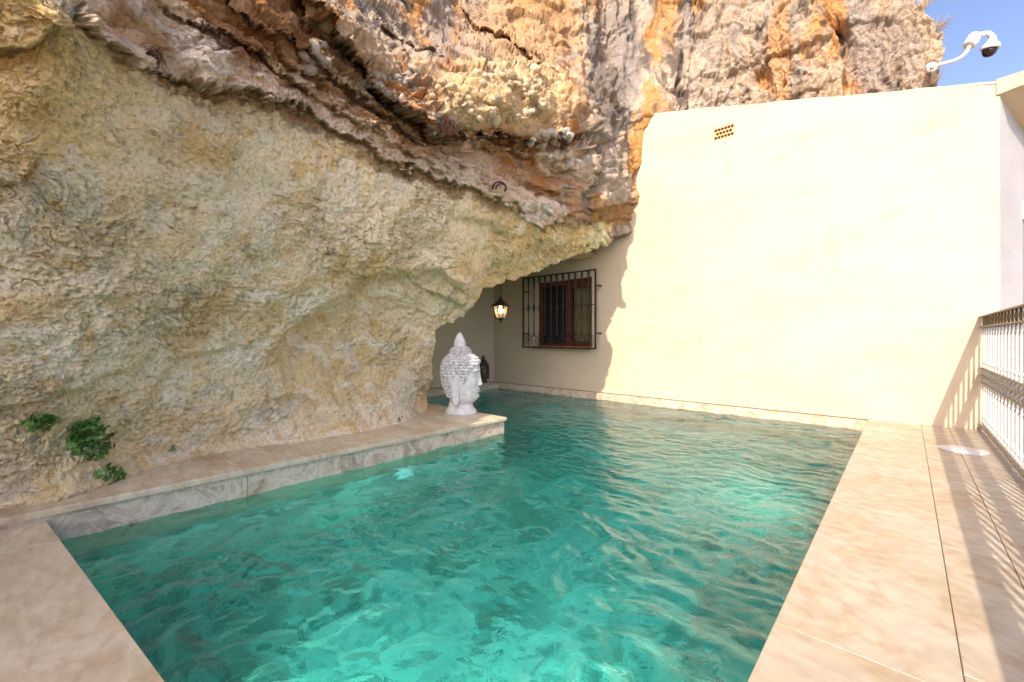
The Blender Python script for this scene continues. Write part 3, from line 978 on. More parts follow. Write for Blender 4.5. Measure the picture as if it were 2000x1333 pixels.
# small waves spread from the inlet beside the terrace corner, crossing ripples elsewhere
rr = np.hypot(Ww[..., 0] + 0.75, Ww[..., 1] - 1.0)
inlet = np.exp(-(rr / 1.1) ** 2)
calm = 0.55 + 0.45 * sstep(-.3, .4, pn(W3, .8, 640))
h = 0.015 * fbm(Ww, 3.0, 611, 3, .5, stretch=(1.0, 1.5, 1)) + 0.010 * fbm(Ww, 6.0, 621, 3, .5, ridge=True)
h = 1.3 * h + 0.012 * (fbm(Ww, 4.5, 625, 2, .5, stretch=(.8, 1.4, 1), ridge=True) ** 2) + 0.0075 * fbm(Ww, 12.0, 631, 2, .5, stretch=(.8, 1.3, 1))
h = h * calm + inlet * (0.012 * fbm(Ww, 4.5, 651, 3, .55, ridge=True) + 0.006 * np.sin(rr * 26 + 4 * pn(W3, 2.5, 655)))
far = 1 - 0.35 * sstep(2.5, 6.0, G[..., 1])
h = h * far
P = np.stack([G[..., 0], G[..., 1], WZ + h], -1)
rws, cls = P.shape[:2]
top = P.reshape(-1, 3)
idx = np.arange(rws * cls).reshape(rws, cls)
ring = np.r_[idx[0, :], idx[1:, -1], idx[-1, -2::-1], idx[-2:0:-1, 0]]
low = top[ring].copy()
low[:, 2] = FZ - .1
nv = len(top)
q = np.stack([idx[:-1, :-1], idx[:-1, 1:], idx[1:, 1:], idx[1:, :-1]], -1).reshape(-1, 4)
nr_ = len(ring)
k1 = np.arange(nr_)
k2 = (k1 + 1) % nr_
side = np.stack([ring[k2], ring[k1], nv + k1, nv + k2], -1)
faces = [tuple(f) for f in np.r_[q, side].tolist()] + [tuple((nv + np.arange(nr_))[::-1].tolist())]
me = bpy.data.meshes.new('water')
me.from_pydata(np.r_[top, low].tolist(), [], faces)
me.update()
m, nt, b = new_mat('pool_water')
M['water'] = m
b.inputs['Base Color'].default_value = (0.80, 0.98, 0.96, 1)
b.inputs['Roughness'].default_value = 0.02
b.inputs['IOR'].default_value = 1.36
b.inputs['Transmission Weight'].default_value = 1.0
tc = N(nt, 'ShaderNodeTexCoord')
mp = N(nt, 'ShaderNodeMapping')
mp.inputs['Scale'].default_value = (1.0, 1.4, 1.0)
nt.links.new(tc.outputs['Object'], mp.inputs['Vector'])
nz = N(nt, 'ShaderNodeTexNoise', Scale=24.0, Detail=3.0, Roughness=0.5, Distortion=1.0)
nt.links.new(mp.outputs[0], nz.inputs['Vector'])
bump(nt, nz.outputs[0], b, 0.25, 0.010)
va = N(nt, 'ShaderNodeVolumeAbsorption', Density=1.15)
va.inputs['Color'].default_value = (0.015, 0.81, 0.79, 1)
nt.links.new(va.outputs[0], nt.nodes['Material Output'].inputs['Volume'])
water = tag(link('water', me, m, None, True), 'rippled turquoise pool water', 'water', kind='structure')


# underwater lamps
def emit(name, color, strength):
    m, nt, b = new_mat(name)
    b.inputs['Base Color'].default_value = (0.8, 0.8, 0.8, 1)
    b.inputs['Emission Color'].default_value = (*color, 1)
    b.inputs['Emission Strength'].default_value = strength
    return m


M['lamp_lens'] = emit('pool_lamp_lens', (0.25, 0.7, 0.9), 0.14)
lens_me, ring_me = None, None


def pool_lamp(loc, direction, label, watts):
    global lens_me, ring_me
    t = thing('pool_lamp', loc, label, 'pool lamp', group='underwater pool lamps')
    t.rotation_euler = Vector(direction).to_track_quat('Z', 'Y').to_euler()
    MB().lathe([(0.11, 0.0), (0.115, 0.012), (0.10, 0.022), (0.085, 0.022)], 28).build('rim', M['white_plastic'], t, True)
    MB().lathe([(0.085, 0.018), (0.08, 0.028), (0.05, 0.036), (0.01, 0.04)], 28).build('lens', M['lamp_lens'], t, True)
    if watts <= 0:
        return t
    ld = bpy.data.lights.new('pool_lamp_light', 'SPOT')
    ld.energy, ld.color, ld.spot_size, ld.spot_blend, ld.shadow_soft_size = watts, (0.45, 1.0, 0.97), R(160), 0.7, 0.07
    lo = bpy.data.objects.new('light', ld)
    col.objects.link(lo)
    lo.parent = t
    lo.location = (0, 0, 0.07)
    lo.rotation_euler = (math.pi, 0, 0)
    return t


pool_lamp((LEDGE_B + -.012, 2.1, -0.52), (1, 0, 0), 'round pale pool lamp under water below the ledge', 0)
pool_lamp((-1.75, front_y(-1.75), -0.62), (0.1, 1, 0), 'round lit pool lamp under water in the skewed end wall', 27)
pool_lamp((EDGE_B, 1.5, -0.60), (-1, 0, 0), 'added unseen pool lamp under water in the long side wall by the inlet', 21)  # added out of view, in place of sunlight missing on the pool floor
pool_lamp((EDGE_B, 4.3, -0.60), (-1, 0, 0), 'added unseen pool lamp under water in the long side wall near the house', 17)  # also added unseen, to brighten the floor the sun does not reach

# ------------------------------------------------------------------ the house
house = thing('house', (0, WALL_A, 0), 'cream rendered house with barred window built against the cliff', 'house')
CORNER = 0.68


def hz(p): return (p[0], p[1] - WALL_A, p[2])


def top_z(x):
    return 3.47 - 0.272 * (x - 0.70)


gtl = on_y(1022, 541, WALL_A - .19); gbr = on_y(1163, 681, WALL_A - .19)       # grille corners
otl = on_y(1048, 551, WALL_A); obr = on_y(1156, 679, WALL_A)                     # opening
OX0, OX1, OZ0, OZ1 = otl.x, obr.x, obr.z + .0, on_y(1156, 541, WALL_A).z
vtl = on_y(1394, 254, WALL_A); vbr = on_y(1434, 263, WALL_A)
VX0, VX1 = vtl.x, vbr.x
VZ1 = on_y(1414, 246, WALL_A).z; VZ0 = on_y(1414, 271, WALL_A).z
xb = sorted(set([round(v, 4) for v in list(np.arange(-6.6, CORNER, .085)) + [OX0, OX1, VX0, VX1, CORNER]]))
wmb_v, wmb_f, wid = [], [], {}
zlist = sorted(set([round(v, 4) for v in list(np.arange(-0.004, 5.6, .085)) + [OZ0, OZ1, VZ0, VZ1]]))


def wall_vert(i, kk):
    key = (i, kk)
    if key not in wid:
        wid[key] = len(wmb_v)
        wmb_v.append([xb[i], 0.0, min(zlist[kk], top_z(xb[i]))])
    return wid[key]


for i in range(len(xb) - 1):
    for kk in range(len(zlist) - 1):
        xm, zm = (xb[i] + xb[i + 1]) / 2, (zlist[kk] + zlist[kk + 1]) / 2
        if OX0 < xm < OX1 and OZ0 < zm < OZ1: continue
        if VX0 < xm < VX1 and VZ0 < zm < VZ1: continue
        if zlist[kk] >= top_z(xb[i]): continue
        if zlist[kk] >= top_z(xb[i + 1]):
            wmb_f.append((wall_vert(i, kk), wall_vert(i + 1, kk), wall_vert(i, kk + 1)))
        else:
            wmb_f.append((wall_vert(i, kk), wall_vert(i + 1, kk), wall_vert(i + 1, kk + 1), wall_vert(i, kk + 1)))
wv = np.array(wmb_v, np.float32)
free = np.ones(len(wv))
for (x0, x1, z0, z1) in ((OX0, OX1, OZ0, OZ1), (VX0, VX1, VZ0, VZ1)):
    free *= 1 - ((wv[:, 0] > x0 - .02) & (wv[:, 0] < x1 + .02) & (wv[:, 2] > z0 - .02) & (wv[:, 2] < z1 + .02))
wv[:, 1] += (0.010 * fbm(wv + 5, 1.1, 701, 3) * free).astype(np.float32)
wv[:, 1] -= (0.0 * wv[:, 2]).astype(np.float32)
me = bpy.data.meshes.new('front_wall')
me.from_pydata(wv.tolist(), [], wmb_f)
me.update()
link('front_wall', me, M['stucco'], house, True)
# rounded top edge, body behind, oblique end wall
tb = MB()
nx = 60
prof = [(0.0, -0.03), (0.004, -0.012), (0.016, -0.002), (0.04, 0.004), (0.30, 0.004), (0.30, -0.6)]
xsn = np.linspace(-6.6, CORNER + .01, nx)
vv, ff = [], []
for i, x in enumerate(xsn):
    wb_ = 0.006 * math.sin(x * 5.1) + 0.004 * math.sin(x * 13.7)
    for (py_, pz_) in prof:
        vv.append((x, py_ - .002 + (0.0035 * math.sin(x * 7)), top_z(x) + pz_ + .012 + wb_))
for i in range(nx - 1):
    for k in range(len(prof) - 1):
        a0 = i * len(prof) + k
        ff.append((a0, a0 + len(prof), a0 + len(prof) + 1, a0 + 1))
tb.add(vv, ff)
tb.build('wall_top', M['stucco'], house, True)
ed = Vector((0.308, 0.951))
c0 = Vector((CORNER, 0.0))
c1 = c0 + ed * 6
sw = MB()
ns_ = 30
vv, ff = [], []
for i in range(ns_ + 1):
    p = c0 + ed * (6 * i / ns_)
    for k in range(13):
        z = -3.2 + (top_z(CORNER) - .02 - 0.2 * i * 6 / ns_ * .5 + 3.2) * k / 12
        vv.append((p.x, p.y, z))
for i in range(ns_):
    for k in range(12):
        a0 = i * 13 + k
        ff.append((a0, a0 + 13, a0 + 14, a0 + 1))
sw.add(vv, ff)
sw.build('end_wall', M['stucco_white'], house, True)
# corner face between terrace level and the ground, back faces
bk = MB()
bk.add([(-6.6, 0.02, -3.2), (CORNER - .002, 0.02, -3.2), (CORNER - .002, 0.02, -0.006), (-6.6, 0.02, -0.006)], [(0, 1, 2, 3)])
bk.build('foundation_wall', M['stucco'], house)
bk = MB()
bk.add([(c1.x, c1.y, -3.2), (-6.6, c1.y, -3.2), (-6.6, c1.y, 3.2), (c1.x, c1.y, 2.8)], [(0, 1, 2, 3)])
bk.build('back_wall', M['stucco'], house)
rf = MB()
rf.add([(-6.6, 0.28, top_z(-6.6) - .1), (CORNER, 0.28, top_z(CORNER) - .1), (c1.x - .05, c1.y - .05, 2.7), (-6.6, c1.y - .05, 4.6)], [(0, 1, 2, 3)])
rf.build('roof', M['terracotta'], house)
# projecting eave along the end wall
en = Vector((0.951, -0.308))
ev = MB()
vv, ff = [], []
for i in range(2):
    s = -0.02 if i == 0 else 6.0
    z0 = top_z(CORNER) - .13 - (0.21 * s)
    for off, dz in ((-.02, 0.0), (.17, 0.015), (.185, 0.04), (.185, .145), (-.02, .155)):
        p = c0 + ed * s + en * off
        vv.append((p.x, p.y, z0 + dz))
for k in range(5):
    k2_ = (k + 1) % 5
    ff.append((k, k2_, 5 + k2_, 5 + k))
ff += [(4, 3, 2, 1, 0), (5, 6, 7, 8, 9)]
ev.add(vv, ff)
ev.build('eave', M['stucco'], house)
# left return wall in the hollow
rw = np.stack(np.meshgrid(np.linspace(-3.6, 0.02, 50), np.linspace(-0.4, 3.2, 50)), -1)
Q = np.stack([rw[..., 0] * 0 - 6.46, rw[..., 0], rw[..., 1]], -1).astype(np.float32)
Q[..., 0] += 0.06 * fbm(Q, 1.0, 711, 3) + 0.25 * sstep(-.35, 0.02, Q[..., 1]) * 0
link('return_wall', grid_mesh('return_wall', Q), M['stucco'], house)

# window: reveal, frame, sash, curtain, sill
DW = 0.16
rv = MB()
rv.add([(OX0, 0, OZ0), (OX1, 0, OZ0), (OX1, 0, OZ1), (OX0, 0, OZ1), (OX0, DW, OZ0), (OX1, DW, OZ0), (OX1, DW, OZ1), (OX0, DW, OZ1)],
       [(0, 1, 5, 4), (1, 2, 6, 5), (2, 3, 7, 6), (3, 0, 4, 7)])
rv.build('window_reveal', M['stucco'], house)
win = MB()
fw = 0.055
win.box((OX0, DW - .06, OZ0), (OX0 + fw, DW, OZ1)); win.box((OX1 - fw, DW - .06, OZ0), (OX1, DW, OZ1))
win.box((OX0 + fw, DW - .06, OZ0), (OX1 - fw, DW, OZ0 + fw)); win.box((OX0 + fw, DW - .06, OZ1 - fw * 1.6), (OX1 - fw, DW, OZ1))
window = win.build('window', M['wood'], house)
xm = OX0 + (OX1 - OX0) * 0.53
MB().box((xm - .035, DW - .075, OZ0 + fw), (xm + .045, DW - .005, OZ1 - fw * 1.6)).build('mullion', M['wood'], window)
sash = MB()
sash.box((xm + .045, DW - .05, OZ0 + fw), (xm + .085, DW - .012, OZ1 - fw * 1.6)); sash.box((OX1 - fw - .04, DW - .05, OZ0 + fw), (OX1 - fw, DW - .012, OZ1 - fw * 1.6))
sash.box((xm + .085, DW - .05, OZ0 + fw), (OX1 - fw - .04, DW - .012, OZ0 + fw + .05)); sash.box((xm + .085, DW - .05, OZ1 - fw * 1.6 - .05), (OX1 - fw - .04, DW - .012, OZ1 - fw * 1.6))
sash.build('sash', M['wood'], window)
gm_, nt, b = new_mat('window_glass')
b.inputs['Base Color'].default_value = (0.9, 0.95, 0.92, 1)
b.inputs['Roughness'].default_value = 0.02
b.inputs['Transmission Weight'].default_value = 1.0
b.inputs['IOR'].default_value = 1.1
MB().box((xm + .086, DW - .034, OZ0 + fw + .051), (OX1 - fw - .041, DW - .030, OZ1 - fw * 1.6 - .051)).build('pane', gm_, window)
cx_ = np.linspace(xm + .05, OX1 - fw, 70)
cz = np.linspace(OZ0 + fw, OZ1 - fw, 4)
Q = np.array([[(x, DW + .05 + 0.016 * math.sin(x * 95) + .008 * math.sin(x * 41), z) for x in cx_] for z in cz], np.float32)
link('curtain', grid_mesh('curtain', Q), simple('olive_curtain', (0.17, 0.125, 0.055), 0.9), window)
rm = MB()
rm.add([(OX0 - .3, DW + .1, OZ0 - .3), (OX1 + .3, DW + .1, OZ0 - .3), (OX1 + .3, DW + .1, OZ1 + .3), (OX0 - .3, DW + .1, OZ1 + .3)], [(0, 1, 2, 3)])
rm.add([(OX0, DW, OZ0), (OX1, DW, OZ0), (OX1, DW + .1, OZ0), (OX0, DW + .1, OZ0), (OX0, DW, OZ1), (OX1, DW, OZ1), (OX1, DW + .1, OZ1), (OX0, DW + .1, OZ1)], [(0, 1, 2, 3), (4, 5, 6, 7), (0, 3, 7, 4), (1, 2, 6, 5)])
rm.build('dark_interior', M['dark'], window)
# tiled sill
nsl = 4
sx = np.linspace(OX0 - .06, OX1 + .01, nsl + 1)
sill = MB().box((OX0 - .055, -.05, OZ0 - .026), (OX1 + .005, DW - .06, OZ0 - .003)).build('window_sill', M['grout'], house)
for i in range(nsl):
    MB().box((sx[i] + .003, -.09, OZ0 - .03), (sx[i + 1] - .003, DW - .061, OZ0 + .008), 0.008).build('sill_tile', M['terracotta'], sill)

# window grille (stands off the wall)
GX0, GX1 = gtl.x, gbr.x
GZ0 = on_y(1092, 681, WALL_A - .19).z
GZ1 = on_y(1160, 526, WALL_A - .19).z
gr = MB()
gy_ = -0.19
th = 0.012
for x in (GX0, GX1):
    gr.box((x - th, gy_ - th, GZ0), (x + th, gy_ + th, GZ1))
gr.box((GX0 + th, gy_ - th, GZ1 - 2 * th), (GX1 - th, gy_ + th, GZ1)); gr.box((GX0 + th, gy_ - th, GZ0), (GX1 - th, gy_ + th, GZ0 + 2 * th))
grille = gr.build('window_grille', M['iron'], house)
hh = GZ1 - GZ0
bz = GZ0 + 0.165 * hh
MB().box((GX0 + th, gy_ - .007, bz - .006), (GX1 - th, gy_ + .007, bz + .006)).build('lower_bar', M['iron'], grille)
MB().box((GX0 + th, gy_ - .006, GZ0 + .56 * hh - .006), (GX1 - th, gy_ + .006, GZ0 + .56 * hh + .006)).build('middle_bar', M['iron'], grille)
nb = 12
prof = [(0.008, bz), (0.008, bz + .02), (0.015, bz + .035), (0.015, bz + .05), (0.008, bz + .065), (0.0075, GZ0 + .50 * hh), (0.015, GZ0 + .535 * hh), (0.011, GZ0 + .56 * hh), (0.015, GZ0 + .585 * hh), (0.0075, GZ0 + .62 * hh),
        (0.0075, GZ0 + .84 * hh), (0.013, GZ0 + .90 * hh), (0.020, GZ1 - .02), (0.020, GZ1 - .01)]
bar_me = MB().lathe([(r_ * 1.25, z_) for r_, z_ in prof], 8).mesh('bar')
for i in range(1, nb):
    o = link('bar', bar_me, M['iron'], grille, True)
    o.location = (GX0 + (GX1 - GX0) * i / nb, gy_, 0)
# scrolls in the lower band
sc = MB()
bh = (bz - GZ0 - .03) / 2
zc = GZ0 + .024 + bh
for i in range(nb // 2):
    xc = GX0 + (GX1 - GX0) * (2 * i + 1) / nb
    for s in (-1, 1):
        pts = []
        for k in range(22):
            a_ = k / 21 * 2.6 * math.pi
            r_ = 0.052 * (1 - k / 30)
            pts.append((xc + s * .056 + s * -r_ * math.cos(a_), gy_, zc + r_ * math.sin(a_) * bh / .056))
        sc.tube(pts, .006, 5)
    sc.tube([(xc, gy_, GZ0 + .02), (xc, gy_, bz)], .007, 6)
sc.build('scrollwork', M['iron'], grille, True)
for x in (GX0, GX1):
    for z in (GZ0 + .2 * hh, GZ0 + .8 * hh):
        MB().box((x - .008, gy_ + th, z - .012), (x + .008, 0.01, z + .012)).build('bracket', M['iron'], grille)

# perforated vent brick
VW, VH = VX1 - VX0, VZ1 - VZ0
pl = bmesh.new()
bmesh.ops.create_cube(pl, size=1.0, matrix=Matrix.Translation(((VX0 + VX1) / 2, 0.022, (VZ0 + VZ1) / 2)) @ Matrix.Diagonal((VW, 0.04, VH, 1)))
plm = bpy.data.meshes.new('vent_brick'); pl.to_mesh(plm); pl.free()
cut = bmesh.new()
for r_, (cnt, off) in enumerate(((6, 0), (5, .5), (6, 0))):
    for k in range(cnt):
        x = VX0 + VW * (0.10 + 0.16 * (k + off))
        z = VZ1 - VH * (0.2 + 0.3 * r_)
        bmesh.ops.create_cone(cut, cap_ends=True, segments=12, radius1=VH * .105, radius2=VH * .105, depth=.2,
                              matrix=Matrix.Translation((x, .02, z)) @ Matrix.Rotation(R(90), 4, 'X'))
cm = bpy.data.meshes.new('cut'); cut.to_mesh(cm); cut.free()
po, co = bpy.data.objects.new('tmp_a', plm), bpy.data.objects.new('tmp_b', cm)
col.objects.link(po); col.objects.link(co)
md = po.modifiers.new('b', 'BOOLEAN'); md.object = co; md.operation = 'DIFFERENCE'; md.solver = 'EXACT'
dg = bpy.context.evaluated_depsgraph_get()
vent_me = bpy.data.meshes.new_from_object(po.evaluated_get(dg))
bpy.data.objects.remove(po); bpy.data.objects.remove(co)
vent_me.name = 'vent_brick'
vent_me.materials.clear()
vent = link('vent_brick', vent_me, simple('painted_brick', (0.42, 0.27, 0.15), 0.9), house)
MB().box((VX0 - .01, .043, VZ0 - .01), (VX1 + .01, .12, VZ1 + .01)).build('vent_hollow', simple('vent_hole_shade', (0.05, 0.02, 0.01), 0.95), vent)  # solid box coloured near black for the shade inside the holes

# grey cable box with conduit on the end wall
bxp = c0 + ed * 0.80
cb = thing('cable_box', (bxp.x, bxp.y + WALL_A, 0), 'small grey cable box with a thin pipe on the white end wall', 'cable box', math.atan2(ed.y, ed.x))
zt = at(1994, 390, 4.55).z; zl = at(1994, 428, 4.55).z
MB().box((-.04, -.07, zl), (.05, 0.003, zt), .01).build('housing', M['grey_plastic'], cb)
MB().box((-.02, -.085, zl + .03), (.06, -.072, zl + .06)).build('cover', M['grey_plastic'], cb)
MB().tube([(0, -.03, zl - .001), (0.005, -.02, zl - .06), (0.01, -.015, zl - .3), (0.01, -.015, -1.0)], .011, 8).build('conduit', simple('conduit_grey', (0.35, 0.34, 0.32), .5), cb, True)

# ------------------------------------------------------------------ railing
RB, RTOP = 0.563, 1.158
rail = thing('railing', (RB, 0, 0), 'pale grey iron balustrade with bands coloured as if in shade along the terrace edge', 'railing')
Y0, Y1 = -2.4, WALL_A - .01
MB().box((-.028, Y0, RTOP - .014), (.028, Y1, RTOP), .005).build('top_rail', M['rail_shade'], rail)
MB().box((-.018, Y0, RTOP - .115), (.018, Y1, RTOP - .103)).build('upper_bar', M['rail_shade'], rail)
for z in (.635, .565, .495):
    MB().box((-.013, Y0, z - .006), (.013, Y1, z + .006)).build('middle_bar', M['rail_shade'], rail)
MB().box((-.022, Y0, .052), (.022, Y1, .066)).build('bottom_rail', M['rail_shade'], rail)


def ball(z, r, h):
    return [(.0085, z - h), (r * .8, z - h * .5), (r, z), (r * .8, z + h * .5), (.0085, z + h)]


prof = [(.0085, .06)] + ball(.10, .020, .018) + ball(.145, .016, .014) + [(.0085, .2), (.0085, .40)] + ball(.43, .014, .015) + [(.012, .46)] + ball(.53, .022, .028) + ball(.60, .022, .028) + [(.012, .65)] \
    + ball(.69, .015, .02) + [(.0085, .72), (.0085, .95)] + ball(.98, .013, .012) + [(.0085, 1.0), (.0085, 1.045)]
bal_me = MB().lathe(prof, 8).mesh('baluster')
s_me = MB()
for s in (-1, 1):
    pts = [(0, s * .004 + s * .028 * math.sin(k / 10 * math.pi), 1.05 + k / 10 * .096) for k in range(11)]
    s_me.tube(pts, .0065, 5)
s_me = s_me.mesh('scroll')
y = WALL_A - .10
while y > Y0:
    o = link('baluster', bal_me, M['rail_iron'], rail, True)
    o.location = (0, y, 0)
    o2 = link('scroll', s_me, M['rail_shade'], rail, True)
    o2.location = (0, y, 0)
    y -= 0.155
for y in (WALL_A - .06, 4.62, 2.85, 1.1, -.65, -2.35):
    MB().box((-.014, y - .014, -.002), (.014, y + .014, .052)).build('foot', M['rail_iron'], rail)

# ------------------------------------------------------------------ skimmer lid on the terrace
p = on_z(1880, 880, 0)
lid = thing('skimmer_lid', (p.x, p.y, 0.001), 'round white plastic skimmer lid set flush in the paving', 'skimmer lid')
MB().lathe([(.15, -.004), (.15, .004), (.146, .007), (.135, .0072), (.132, .0055), (.126, .0055), (.123, .0075), (.02, .008)], 40).build('cover', M['white_plastic'], lid, True)
MB().lathe([(.035, .0075), (.035, .010), (.028, .0112), (.006, .0112)], 20, (0.07, .02)).build('finger_grip', M['white_plastic'], lid, True)

# ------------------------------------------------------------------ statues: a head with long ears, curls and a pointed topknot
hz_t = [.085, .11, .135, .165, .195, .262, .322, .40, .466, .5, .576, .62, .66, .69, .715]
hf = [.09, .12, .152, .186, .205, .212, .206, .209, .212, .222, .215, .20, .165, .115, .01]
hb = [.12, .12, .122, .126, .135, .165, .19, .208, .215, .217, .205, .185, .15, .11, .01]
hs = [.10, .105, .12, .14, .152, .166, .172, .177, .179, .178, .172, .158, .13, .092, .01]
NZ, NA = 230, 360
zz = np.linspace(.085, .714, NZ)
an = np.linspace(-math.pi, math.pi, NA)


def smooth_interp(x, xp, fp):
    y_ = np.interp(x, xp, fp)
    k = np.ones(7) / 7
    return np.convolve(np.pad(y_, 3, 'edge'), k, 'valid')


FZt, BZt, SZt = smooth_interp(zz, hz_t, hf), smooth_interp(zz, hz_t, hb), smooth_interp(zz, hz_t, hs)
ZZ, AN = np.meshgrid(zz, an, indexing='ij')
ca_, sa_ = np.cos(AN), np.sin(AN)
e = 2.25
dpt = np.where(ca_ > 0, FZt[:, None], BZt[:, None])
rad = 1 / ((np.abs(ca_) / dpt) ** e + (np.abs(sa_) / SZt[:, None]) ** e) ** (1 / e)


def gb(a0, z0, sa, sz):
    return np.exp(-((AN - a0) / sa) ** 2 - ((ZZ - z0) / sz) ** 2)


nose_h = np.interp(ZZ, [.318, .326, .342, .40, .47, .50], [0, .030, .048, .030, .014, 0])
feat = nose_h * np.exp(-np.abs(AN / np.interp(ZZ, [.33, .47], [.15, .10])) ** 2.2)
for s in (-1, 1):
    feat += .010 * gb(s * .13, .338, .07, .014)                       # nostril wings
    feat -= .020 * gb(s * .36, .455, .16, .026)                       # eye sockets
    feat += .015 * gb(s * .37, .448, .13, .016)                       # lowered lids
    feat -= .006 * gb(s * .37, .434, .13, .005)
    feat += .010 * np.exp(-((ZZ - (.492 + .02 * np.cos((AN - s * .36) * 4))) / .007) ** 2 - ((AN - s * .38) / .26) ** 2)   # arched brows
    feat += .010 * gb(s * .62, .35, .28, .06)                         # cheeks
feat += .017 * gb(0, .290, .22, .010) + .016 * gb(0, .262, .19, .011) - .010 * gb(0, .277, .24, .004)   # lips
feat -= .010 * gb(0, .312, .10, .01) + .010 * gb(0, .238, .22, .012)
feat += .012 * gb(0, .205, .22, .02)
rad = rad + feat
HP = np.stack([rad * ca_, rad * sa_, ZZ], -1).astype(np.float32)
head_me = grid_mesh('head', HP)
# hair cap with rows of snail curls
aa = np.abs(AN)
hl = np.interp(aa, [0, .35, .75, 1.0, 1.15, 1.3, 1.45, 1.75, 2.0, math.pi], [.580, .578, .545, .47, .37, .36, .47, .47, .20, .165])
inn = sstep(-.004, .006, ZZ - hl)
row = np.round(ZZ / .034)
phase = (AN * 0.19 / .036) + .5 * (row % 2)
cu = np.clip(1 - ((ZZ / .034 - row) * 2) ** 2 * .8 - ((phase - np.round(phase)) * 2) ** 2 * .8, 0, 1) ** .75
hr = rad - feat * .9 + (.012 + .016 * cu) * inn - .03 * (1 - inn)
Q = np.stack([hr * ca_, hr * sa_, ZZ + .006 * inn], -1).astype(np.float32)
hair_me = grid_mesh('hair_curls', Q)
# bun and flame-shaped topknot
zb_ = np.linspace(.655, .785, 40)
rb_ = np.interp(zb_, [.655, .69, .72, .75, .77, .785], [.120, .124, .120, .108, .085, .035])
Zb, Ab = np.meshgrid(zb_, np.linspace(-math.pi, math.pi, 90), indexing='ij')
row = np.round(Zb / .027)
ph = Ab * .115 / .033 + .5 * (row % 2)
cu = np.clip(1 - ((Zb / .027 - row) * 2) ** 2 * .9 - ((ph - np.round(ph)) * 2) ** 2 * .9, 0, 1) ** .6
rb2 = rb_[:, None] + .014 * cu
bun_me = grid_mesh('hair_bun', np.stack([rb2 * np.cos(Ab) - .005, rb2 * np.sin(Ab), Zb], -1).astype(np.float32))
zc_ = np.linspace(.76, .942, 36)
rc_ = np.interp(zc_, [.76, .79, .82, .86, .90, .93, .942], [.056, .066, .064, .053, .036, .018, .003])
Zc, Ac = np.meshgrid(zc_, np.linspace(-math.pi, math.pi, 64), indexing='ij')
rc2 = rc_[:, None] * (1 + .07 * np.abs(np.sin(Ac * 5 + Zc * 12)))
knot_me = grid_mesh('topknot', np.stack([rc2 * np.cos(Ac) - .012, rc2 * np.sin(Ac), Zc], -1).astype(np.float32))
# flared neck and foot
neck = MB().lathe([(.178, -.002), (.186, .012), (.186, .03), (.172, .05), (.150, .075), (.140, .10), (.135, .13), (.128, .16), (.10, .20)], 48)
neck.v = [(x * 1.0 - .0, y * .82, z) for x, y, z in neck.v]
neck_me = neck.mesh('neck')


def ear_mesh():
    e_ = MB()
    out = [(-.070, .40), (-.078, .44), (-.055, .475), (-.015, .482), (.018, .455), (.022, .41), (.012, .36), (.018, .30), (.022, .24), (.018, .17), (.0, .125), (-.030, .130), (-.048, .18), (-.058, .26), (-.066, .34)]
    n_ = len(out)
    cx0, cz0 = -.022, .31
    rings = [(1.0, -.02), (1.04, .022), (.92, .040), (.70, .032), (.45, .029)]
    v = []
    for sc_, yy in rings:
        for (x, z) in out:
            v.append((cx0 + (x - cx0) * sc_ - .01, yy, cz0 + (z - cz0) * (sc_ * .35 + .65 if sc_ < 1 else sc_)))
    f = []
    for k in range(len(rings) - 1):
        for i in range(n_):
            i2 = (i + 1) % n_
            f.append((k * n_ + i, (k + 1) * n_ + i, (k + 1) * n_ + i2, k * n_ + i2))
    v.append((cx0 - .01, .028, cz0))
    for i in range(n_):
        f.append(((len(rings) - 1) * n_ + i, len(v) - 1, (len(rings) - 1) * n_ + (i + 1) % n_))
    e_.add(v, f)
    me_ = e_.mesh('ear')
    bm_ = bmesh.new(); bm_.from_mesh(me_)
    bmesh.ops.subdivide_edges(bm_, edges=bm_.edges[:], cuts=1, use_grid_fill=True, smooth=.6)
    bm_.to_mesh(me_); bm_.free()
    return me_


ear_me = ear_mesh()


def statue(name, loc, rz, scl, label, mat, hair, cat='statue'):
    t = thing(name, loc, label, cat, rz)
    t.scale = (scl, scl, scl)
    for nm, me_, mt in (('head', head_me, mat), ('hair_curls', hair_me, hair), ('hair_bun', bun_me, hair), ('topknot', knot_me, mat), ('neck', neck_me, mat)):
        me2 = me_.copy()
        o = link(nm, me2, mt, t, True)
        if nm in ('hair_curls', 'hair_bun', 'topknot'):
            pass
    for s in (-1, 1):
        o = link('ear', ear_me.copy(), mat, t, True)
        o.location = (0, s * .150, 0)
        o.rotation_euler = (0, 0, s * -.12)
        o.scale = (1, s, 1)
    return t


p = on_z(900, 808, LEDGE)
statue('head_statue', (p.x, p.y, LEDGE), math.atan2(SA, CA) + R(-4), 1.0, 'large white stone head statue with curled hair on the ledge corner', M['statue'], M['statue_hair'])
statue('head_statue', (-6.42, 6.03, 0.0), R(-52), 0.60, 'small dark bronze head statue in the hollow corner behind', M['bronze'], M['bronze'])

